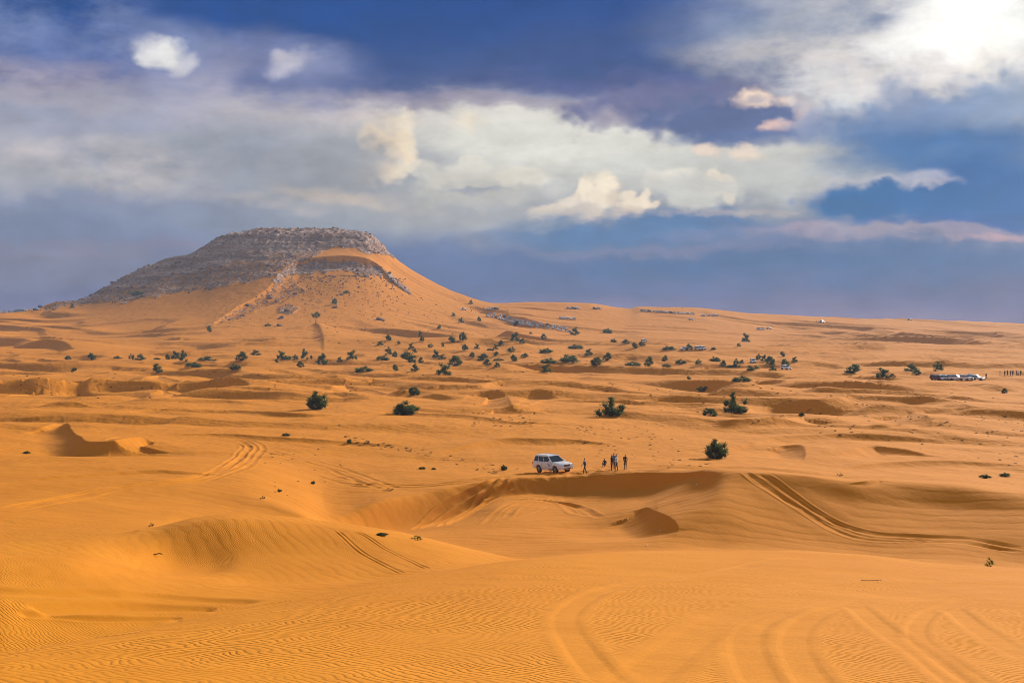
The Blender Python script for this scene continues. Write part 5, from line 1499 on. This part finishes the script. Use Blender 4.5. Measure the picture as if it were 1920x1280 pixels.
BUSH = {
 'd1': bush_meshes('shrub_a', 1), 'd2': bush_meshes('shrub_b', 2, lobes=13), 'd3': bush_meshes('shrub_c', 3, lobes=19, per=36),
 'w1': bush_meshes('shrub_d', 4, 'wide', 18), 'w2': bush_meshes('shrub_e', 5, 'wide', 14),
 't1': bush_meshes('shrub_f', 6, 'other', 12), 't2': bush_meshes('shrub_g', 7, 'tree', 9, 40),
 's1': bush_meshes('shrub_h', 8, 'spiky', 18),
 'big1': bush_meshes('big_shrub_a', 21, 'dome', 30, 90, 0.10, up=0.9, bw=0.16), 'big2': bush_meshes('big_shrub_b', 22, 'wide', 34, 80, 0.09, up=0.7, bw=0.16),
 'big3': bush_meshes('big_shrub_c', 23, 'spiky', 30, 70, 0.10, up=0.8, bw=0.16), 'big4': bush_meshes('big_shrub_d', 24, 'dome', 32, 90, 0.10, up=1.2, bw=0.15),
 'tuft': bush_meshes('tuft_a', 31, 'wide', 10, 30, 0.22, core=False, mat=M_GRASS, up=1.6, bw=0.08), 'dry': bush_meshes('tuft_b', 32, 'wide', 10, 30, 0.2, core=False, mat=M_DRY, up=1.0, bw=0.10),
}
def shrub(px, py, w, h, kind, label, group=None, name='shrub', cat='shrub', parts=False, tuft=False):
    """w, h: size in photo pixels; py: where it stands"""
    p = pick(px, py)
    k = p.y / F
    lv, st_ = BUSH[kind]
    if parts:
        o = root(name, (0, 0, 0), label, cat, group)
        link('foliage', lv, o); link('stem', st_, o)
    else:
        o = tag(link(name, lv), label, cat, group)
    o.location = (p.x, p.y, ground(p.x, p.y) - 0.05 * h * k)
    o.scale = (w * k * 1.1, w * k * 1.1, h * k * 1.22)
    o.rotation_euler = (0, 0, rl.uniform(0, 6.28))
    return o
# single plants close enough to show their parts
GB = 'big shrubs of the near valley'
for a in [
 (595, 767, 42, 34, 'big1', 'round bushy green shrub standing alone on the dunes left of the others'),
 (758, 777, 54, 31, 'big2', 'wide dark green shrub leaning on the sand below the small round one'),
 (776, 741, 25, 17, 'big4', 'smaller dark shrub just above the wide one, near the middle dunes'),
 (1145, 779, 54, 33, 'big3', 'spreading green shrub with one tall shoot, above the standing people'),
 (1331, 779, 29, 15, 'big4', 'low round dark shrub just left of the spiky tree-like shrub'),
 (1379, 774, 44, 37, 'big3', 'spiky tree-like shrub with a tall top beside the low round one'),
 (1344, 859, 46, 36, 'big1', 'large dark shrub in a hollow right of the people, nearest of the big shrubs'),
 (1503, 780, 12, 8, 'big1', 'tiny round shrub in front of the long dark dune face')]:
    shrub(*a, group=GB, parts=True)
GT = 'small tufts on the near dunes'
for a in [
 (1847, 896, 21, 9, 'big2', 'left low dark tuft of the two at the right edge dunes'), (1885, 893, 22, 9, 'big2', 'right low dark tuft of the two at the right edge dunes'),
 (1575, 892, 11, 6, 'dry', 'tiny dry tuft under the crescent dune at the right'), (945, 881, 14, 10, 'big1', 'small green tuft just left of the white car'),
 (792, 879, 12, 6, 'big2', 'tiny dark tuft far left of the white car, left one of two'), (813, 880, 9, 5, 'big2', 'tiny dark tuft far left of the white car, right one of two'),
 (924, 888, 18, 6, 'dry', 'low dry tuft at the brink left of the white car'), (688, 832, 12, 8, 'dry', 'small dry tuft at the upper end of the scrub streak'),
 (655, 830, 10, 8, 'big1', 'small dark tuft left of the scrub streak'), (50, 850, 13, 6, 'big2', 'dark tuft beside the dark hollow at the left edge'),
 (284, 988, 10, 10, 'dry', 'dry tuft standing just above the rippled left dune'), (493, 936, 10, 8, 'dry', 'dry grassy tuft on the smooth slope left of the hollow'),
 (524, 922, 9, 6, 'big1', 'dark tuft on the smooth slope left of the hollow'), (587, 907, 9, 6, 'big1', 'dark tuft higher on the smooth slope left of the hollow'),
 (729, 920, 18, 6, 'dry', 'dry tuft at the rim above the dark wall of the hollow'), (536, 817, 16, 7, 'big2', 'small dark tuft on the sand below the round bushy shrub')]:
    shrub(*a, group=GT, name='tuft', cat='plant')
shrub(782, 1012, 24, 9, 'tuft', 'green grass tuft on the floor of the hollow', GT, name='grass_tuft', cat='grass', parts=True)
shrub(1857, 1062, 20, 17, 'tuft', 'upright green grass tuft behind the foreground dune at the right', GT, name='grass_tuft', cat='grass', parts=True)
shrub(715, 1003, 26, 6, 'big2', 'dark weedy scrap in the shade at the bottom of the hollow', GT, name='tuft', cat='plant')

# the bushes of the far plain, row by row; each: column, foot row, width, height, kind
ORD = ['leftmost', 'second from left', 'third from left', 'fourth from left', 'fifth from left', 'sixth from left', 'seventh from left', 'eighth from left', 'ninth from left', 'tenth from left', 'eleventh from left', 'twelfth from left']
ROWS = [
 ('bushes on the flat sand left of the hill', 'on the flat sand left of the hill', [(128, 674, 14, 7), (172, 675, 17, 13), (220, 672, 15, 6), (247, 674, 13, 10), (263, 675, 19, 11), (293, 674, 12, 5)]),
 ('bushes below the left foot of the hill', "in the row below the hill's left foot", [(314, 674, 11, 10), (329, 673, 19, 15), (344, 678, 16, 20), (388, 676, 33, 10), (452, 676, 23, 17), (479, 666, 19, 10)]),
 ('bushes on the near edge of the left flat', 'on the near edge of the left flat', [(138, 697, 14, 8), (296, 698, 21, 16), (359, 688, 31, 12), (442, 693, 21, 14)]),
 ('bushes before the spur of the hill', 'in the row before the spur of the hill', [(519, 679, 9, 6), (527, 673, 17, 15), (540, 674, 19, 10), (553, 675, 13, 10), (564, 688, 15, 11), (571, 674, 15, 19), (584, 673, 7, 9), (604, 684, 23, 21), (637, 678, 11, 9), (660, 674, 21, 17)]),
 ('bushes on the sand face of the hill', 'on the bare sand face of the hill', [(393, 622, 11, 11), (503, 611, 11, 6), (258, 553, 24, 11), (135, 577, 8, 9), (627, 571, 11, 15), (650, 549, 13, 6), (823, 616, 9, 7), (850, 593, 8, 7), (864, 606, 12, 10), (883, 570, 8, 8), (898, 602, 9, 8)]),
 ('bushes above the main thicket', 'in the loose row above the main thicket', [(713, 647, 13, 8), (728, 638, 13, 10), (747, 646, 8, 7), (771, 654, 11, 11), (788, 631, 7, 11), (791, 640, 10, 12), (807, 652, 11, 8), (830, 651, 6, 9), (847, 641, 15, 10), (868, 639, 16, 21), (872, 657, 13, 15)]),
 ('bushes in the left half of the main thicket', 'in the left half of the main thicket', [(715, 675, 25, 11), (728, 666, 15, 15), (740, 670, 12, 15), (767, 679, 36, 19), (777, 662, 11, 9), (789, 680, 11, 11), (817, 671, 15, 15), (829, 673, 15, 9), (852, 686, 29, 19)]),
 ('bushes at the lower edge of the thicket', 'along the lower edge of the main thicket', [(682, 697, 32, 14), (742, 695, 13, 12), (778, 696, 16, 14), (832, 703, 29, 21)]),
 ('bushes in the right half of the main thicket', 'in the right half of the main thicket', [(885, 670, 11, 13), (894, 654, 10, 10), (905, 676, 23, 13), (913, 684, 17, 11), (918, 657, 13, 6), (929, 655, 10, 10), (930, 667, 11, 8), (932, 687, 13, 8), (933, 676, 19, 6), (938, 648, 12, 10), (959, 661, 15, 11), (963, 677, 15, 12)]),
 ('bushes under the long car line', 'on the sand under the long car line', [(966, 640, 21, 17), (967, 611, 13, 9), (979, 644, 13, 10), (983, 670, 15, 8), (995, 626, 7, 4), (1020, 635, 12, 9), (1078, 628, 17, 14)]),
 ('bushes right of the main thicket', 'in the clump just right of the main thicket', [(1023, 661, 24, 11), (1024, 698, 21, 15), (1027, 682, 29, 15), (1070, 679, 37, 19), (1082, 654, 29, 11), (1104, 666, 16, 12), (1119, 684, 27, 14), (1138, 675, 18, 14)]),
 ('bushes on the open slope ', 'on the open slope below the far ridge', [(1137, 624, 18, 11), (1149, 641, 12, 8), (1173, 644, 16, 8), (1191, 652, 14, 10), (1204, 648, 14, 8), (1256, 656, 26, 10), (1292, 656, 16, 11), (1337, 655, 10, 6), (1385, 650, 9, 7), (1398, 641, 16, 16)]),
 ('bushes in the row right of the middle', 'in the long row right of the middle', [(1189, 686, 29, 11), (1216, 686, 18, 18), (1246, 677, 13, 11), (1248, 688, 17, 8), (1275, 682, 20, 11), (1310, 684, 14, 10), (1342, 678, 19, 13), (1355, 687, 13, 12), (1370, 688, 21, 6), (1381, 689, 14, 16), (1391, 682, 10, 8)]),
 ('bushes at the right end of the row', 'at the right end of the long row', [(1423, 676, 13, 12), (1433, 677, 12, 12), (1443, 683, 22, 15), (1412, 694, 28, 11), (1449, 695, 15, 11), (1468, 668, 12, 9), (1473, 686, 17, 13), (1490, 678, 12, 9)]),
 ('bushes on the dunes below the row', 'on the dunes below the long row', [(1292, 711, 9, 6), (1317, 733, 23, 11), (1392, 715, 32, 14)]),
 ('bushes on the right dunes', 'scattered over the right dunes', [(1598, 700, 34, 17), (1655, 708, 26, 18), (1673, 707, 13, 7), (1709, 696, 26, 14), (1718, 702, 18, 9), (1758, 696, 21, 17), (1884, 737, 13, 9)]),
]
rb = random.Random(9)
for grp, where, items in ROWS:
    items = sorted(items)
    for i, (px, py, w, h) in enumerate(items):
        asp = h / w
        if asp > 1.15: kind, adj = rb.choice(['t1', 'd2']), 'upright'
        elif asp > 0.7: kind, adj = rb.choice(['d1', 'd2', 'd3']), 'round'
        elif asp > 0.48: kind, adj = rb.choice(['d1', 'd3', 'w1']), 'spreading'
        else: kind, adj = rb.choice(['w1', 'w2']), 'low wide'
        size = 'tiny' if w * h < 95 else ('small' if w * h < 220 else 'large')
        where_ = ORD[i] if i < len(items) - 1 or len(items) == 1 else 'rightmost'
        shrub(px, py, w, h, kind, f'{size} {adj} shrub, {where_} {where}', grp)
# a lone thin tree on the sand ridge of the spur
def thin_tree(px, py, w, h, label):
    p = pick(px, py); k = p.y / F
    o = root('tree', (p.x, p.y, ground(p.x, p.y) - 0.2), label, 'tree')
    bm = bmesh.new()
    tube(bm, (0, 0, 0), (0.03, 0, 0.5), 0.035, 0.022, 6)
    for a, ln in ((0.3, .42), (1.7, .36), (2.9, .45), (4.2, .38), (5.3, .40)):
        tube(bm, (0.03, 0, 0.45), (0.03 + ln * math.cos(a), ln * math.sin(a), 0.5 + ln * 0.7), 0.018, 0.005, 5)
    t = link('trunk', from_bm('trunk', bm, M_STEM), o)
    c = link('crown', bush_meshes('tree_crown', 41, 'tree', 11, 34, 0.12, core=False)[0], o)
    for q in (t, c): q.scale = (w * k, w * k, h * k)
    return o
thin_tree(592, 607, 22, 26, 'sparse thin tree standing on the sharp sand ridge of the spur')

# ------------------------------------------------------------------ rocks, stray litter, sticks
def rock_mesh(name, seed, flatn=0.55):
    rg = np.random.default_rng(seed); bm = bmesh.new(); bmesh.ops.create_icosphere(bm, subdivisions=2, radius=0.5)
    off = rg.normal(size=(7, 3)); off /= np.linalg.norm(off, axis=1)[:, None]
    for v in bm.verts:
        c = np.array(v.co); 
        for d in off:
            t = c @ d
            if t > 0.33: c = c - d * (t - 0.33) * 0.85
        v.co = Vector(c * (1 + 0.05 * rg.normal())); v.co.z *= flatn
    return from_bm(name, bm, M_STONE)
ROCKS = [rock_mesh(f'rock_{i}', 50 + i) for i in range(3)]
for px, py, w, h, lb in [(712, 600, 19, 10, 'brown flat boulder on the sand face, largest of the loose rocks'), (524, 611, 14, 8, 'dark reddish boulder low on the sandy spur'), (528, 597, 16, 9, 'grey boulder above the reddish one on the sandy spur'),
                          (628, 577, 12, 8, 'pale grey rock under the small tree on the sand face'), (718, 603, 5, 4, 'small dark stone beside the flat boulder'), (640, 553, 9, 5, 'small grey rock just under the crag')]:
    p = pick(px, py); k = p.y / F
    o = tag(link('rock', ROCKS[rl.randrange(3)]), lb, 'rock', 'loose rocks on the hill')
    o.location = (p.x, p.y, ground(p.x, p.y) + 0.12 * h * k); o.scale = (w * k, w * k * 0.8, h * k * 1.7); o.rotation_euler = (0.1, 0.15, rl.uniform(0, 6))
def bottle(px, py, label, s=1.0):
    bm = bmesh.new(); prof = [(0.0, 0.0), (0.045, 0.0), (0.048, 0.02), (0.048, 0.19), (0.02, 0.26), (0.02, 0.30), (0.0, 0.30)]
    n = 10; rings = [[bm.verts.new((r * math.cos(2 * math.pi * i / n), r * math.sin(2 * math.pi * i / n), z)) for i in range(n)] for r, z in prof[1:-1]]
    for a, b in zip(rings, rings[1:]):
        for i in range(n): bm.faces.new((a[i], a[(i + 1) % n], b[(i + 1) % n], b[i]))
    bm.faces.new(rings[0][::-1]); bm.faces.new(rings[-1])
    p = pick(px, py)
    o = tag(link('plastic_bottle', from_bm('plastic_bottle', bm, M_LITTER)), label, 'bottle', 'stray litter on the dunes')
    o.location = (p.x, p.y, ground(p.x, p.y) + 0.03 * s); o.rotation_euler = (math.radians(80), 0, rl.uniform(0, 6)); o.scale = (s,) * 3
bottle(1305, 909, 'white scrap of litter below the crest of the right dune', 1.1)
bottle(1236, 995, 'white scrap of litter on the steep crescent face', 0.8)
bottle(1214, 1022, 'white scrap of litter at the foot of the steep crescent face', 0.7)
def stick(px, py, pts, label, r=0.007):
    p = pick(px, py); bm = bmesh.new()
    for a, b in zip(pts, pts[1:]): tube(bm, a, b, r, r * 0.8, 5)
    o = tag(link('dry_stick', from_bm('dry_stick', bm, M_TWIG)), label, 'stick', 'dry sticks on the sand')
    o.location = (p.x, p.y, ground(p.x, p.y) + 0.012)
stick(1640, 1090, [(-0.16, 0.05, -0.004), (-0.06, 0.02, 0.0), (0.03, 0.0, 0.006), (0.06, -0.02, 0.018), (0.08, 0.01, 0.0)], 'thin dry stick lying on the foreground dune', 0.004)
stick(292, 1040, [(-0.2, 0.05, 0.0), (0.0, 0.0, 0.02), (0.12, -0.03, 0.05), (0.2, 0.03, 0.01)], 'dry stick added in place of a small mound on the rippled left dune', 0.02)  # added stick, stands in for a small mound

# ------------------------------------------------------------------ what nobody could count: scrub specks and rubble
def scatter(name, spots, unit_v, unit_f, mat, kind='stuff'):
    V, Fc = [], []
    uv = np.array(unit_v)
    for x, y, z, sx, sz, a in spots:
        o = len(V); c, s = math.cos(a), math.sin(a)
        q = uv * (sx, sx, sz)
        V.extend(np.stack([x + q[:, 0] * c - q[:, 1] * s, y + q[:, 0] * s + q[:, 1] * c, z + q[:, 2]], 1).tolist())
        Fc.extend([tuple(o + i for i in f) for f in unit_f])
    ob = link(name, mesh(name, V, Fc, mat)); ob['kind'] = kind
    return ob
tv, tf = [], []
_r = np.random.default_rng(77)
for i in range(26):
    a = _r.uniform(0, 6.28); t = _r.uniform(0.1, 1.1); b = np.array([_r.uniform(-.3, .3), _r.uniform(-.3, .3), 0])
    d = np.array([math.cos(a) * math.cos(t), math.sin(a) * math.cos(t), math.sin(t)]) * _r.uniform(0.35, 0.7)
    w = np.cross(d, [0, 0, 1]); w = w / (np.linalg.norm(w) + 1e-9) * 0.07
    o = len(tv); tv += [b - w, b + w, b + d]; tf.append((o, o + 1, o + 2))
spots = []
def sprinkle(poly, n, s0, s1, seed):
    rg = np.random.default_rng(seed); p = np.array(poly, float); cnt = 0
    while cnt < n:
        x, y = rg.uniform(p[:, 0].min(), p[:, 0].max()), rg.uniform(p[:, 1].min(), p[:, 1].max())
        ins = False
        for (x1, y1), (x2, y2) in zip(p, np.roll(p, -1, 0)):
            if (y1 > y) != (y2 > y) and x < (x2 - x1) * (y - y1) / (y2 - y1) + x1: ins = not ins
        if not ins: continue
        cnt += 1
        g = perlin(x / 40, y / 12, 7)
        if g < -0.05 and rg.random() < 0.8: continue
        q = pick(x, y); k = q.y / F
        s = rg.uniform(s0, s1) * k
        spots.append((q.x, q.y, q.z - 0.03 * s, s, s * rg.uniform(0.5, 0.9), rg.uniform(0, 6.28)))
sprinkle([(640, 815), (760, 838), (960, 875), (985, 884), (900, 884), (780, 850), (660, 835)], 150, 3, 8, 1)
sprinkle([(1050, 785), (1240, 795), (1300, 850), (1240, 885), (1180, 875), (1060, 840)], 130, 3, 8, 2)
sprinkle([(1290, 860), (1330, 855), (1345, 868), (1290, 880)], 18, 4, 9, 3)
sprinkle([(880, 775), (1000, 780), (1000, 800), (880, 798)], 40, 4, 8, 4)
sprinkle([(1480, 785), (1920, 770), (1920, 880), (1800, 860), (1500, 805)], 170, 3, 8, 5)
sprinkle([(1100, 720), (1500, 715), (1900, 745), (1480, 800), (1200, 770)], 170, 3, 7, 6)
sprinkle([(0, 700), (500, 690), (900, 700), (1000, 730), (500, 740), (0, 760)], 130, 3, 7, 7)
sprinkle([(480, 800), (640, 790), (660, 910), (560, 930), (480, 930)], 40, 3, 7, 8)
sprinkle([(560, 520), (720, 520), (860, 590), (870, 660), (700, 655), (600, 640), (560, 560)], 260, 2.2, 5.5, 9)
sprinkle([(400, 600), (600, 590), (600, 650), (480, 640)], 60, 2.5, 5.5, 10)
sprinkle([(880, 620), (1060, 640), (1200, 690), (900, 700), (700, 690), (700, 650)], 110, 2.5, 6, 11)
scatter('dry_scrub_specks', spots, tv, tf, M_DRY)
# boulders lying on the rocky parts of the hill
rv = [(0, 0, -.5), (0.45, 0, -.1), (0.13, .42, -.2), (-.36, .27, -.1), (-.34, -.26, -.2), (.15, -.4, -.1), (.33, .26, .25), (-.14, .4, .3), (-.42, 0, .22), (-.12, -.38, .28), (.34, -.25, .22), (0, 0, .42)]
rf_ = [(0, 2, 1), (0, 3, 2), (0, 4, 3), (0, 5, 4), (0, 1, 5), (1, 2, 6), (2, 3, 7), (3, 4, 8), (4, 5, 9), (5, 1, 10), (2, 7, 6), (3, 8, 7), (4, 9, 8), (5, 10, 9), (1, 6, 10), (6, 7, 11), (7, 8, 11), (8, 9, 11), (9, 10, 11), (10, 6, 11)]
rg = np.random.default_rng(91)
ci, cj = np.nonzero((ROCK > 0.25) & (np.abs(TH)[None] < _in) & (D2 > 900) & (D2 < 1470))
sel = rg.choice(len(ci), 1500, replace=False)
bsp = []
for q in sel:
    i, j = ci[q], cj[q]
    s = min(0.7 * rg.pareto(2.2) + 0.8, 4.5)
    bsp.append((X[i, j], Y[i, j], Z[i, j] + 0.1 * s, s * rg.uniform(0.8, 1.3), s * rg.uniform(0.6, 1.0), rg.uniform(0, 6.28)))
# fallen stones on the sand below the crag
_sk = len(spots)
for _ in range(420):
    u, v = rg.uniform(0, 1), rg.uniform(0, 1) ** 2.2
    px, py = 560 + 200 * u, 516 + 12 * abs(u - 0.4) + 75 * v
    q = pick(px, py); s = rg.uniform(0.5, 1.7) * (1.2 - 0.6 * v)
    bsp.append((q.x, q.y, q.z + 0.15 * s, s, s * 0.8, rg.uniform(0, 6.28)))
scatter('rubble', bsp, rv, rf_, M_STONE)
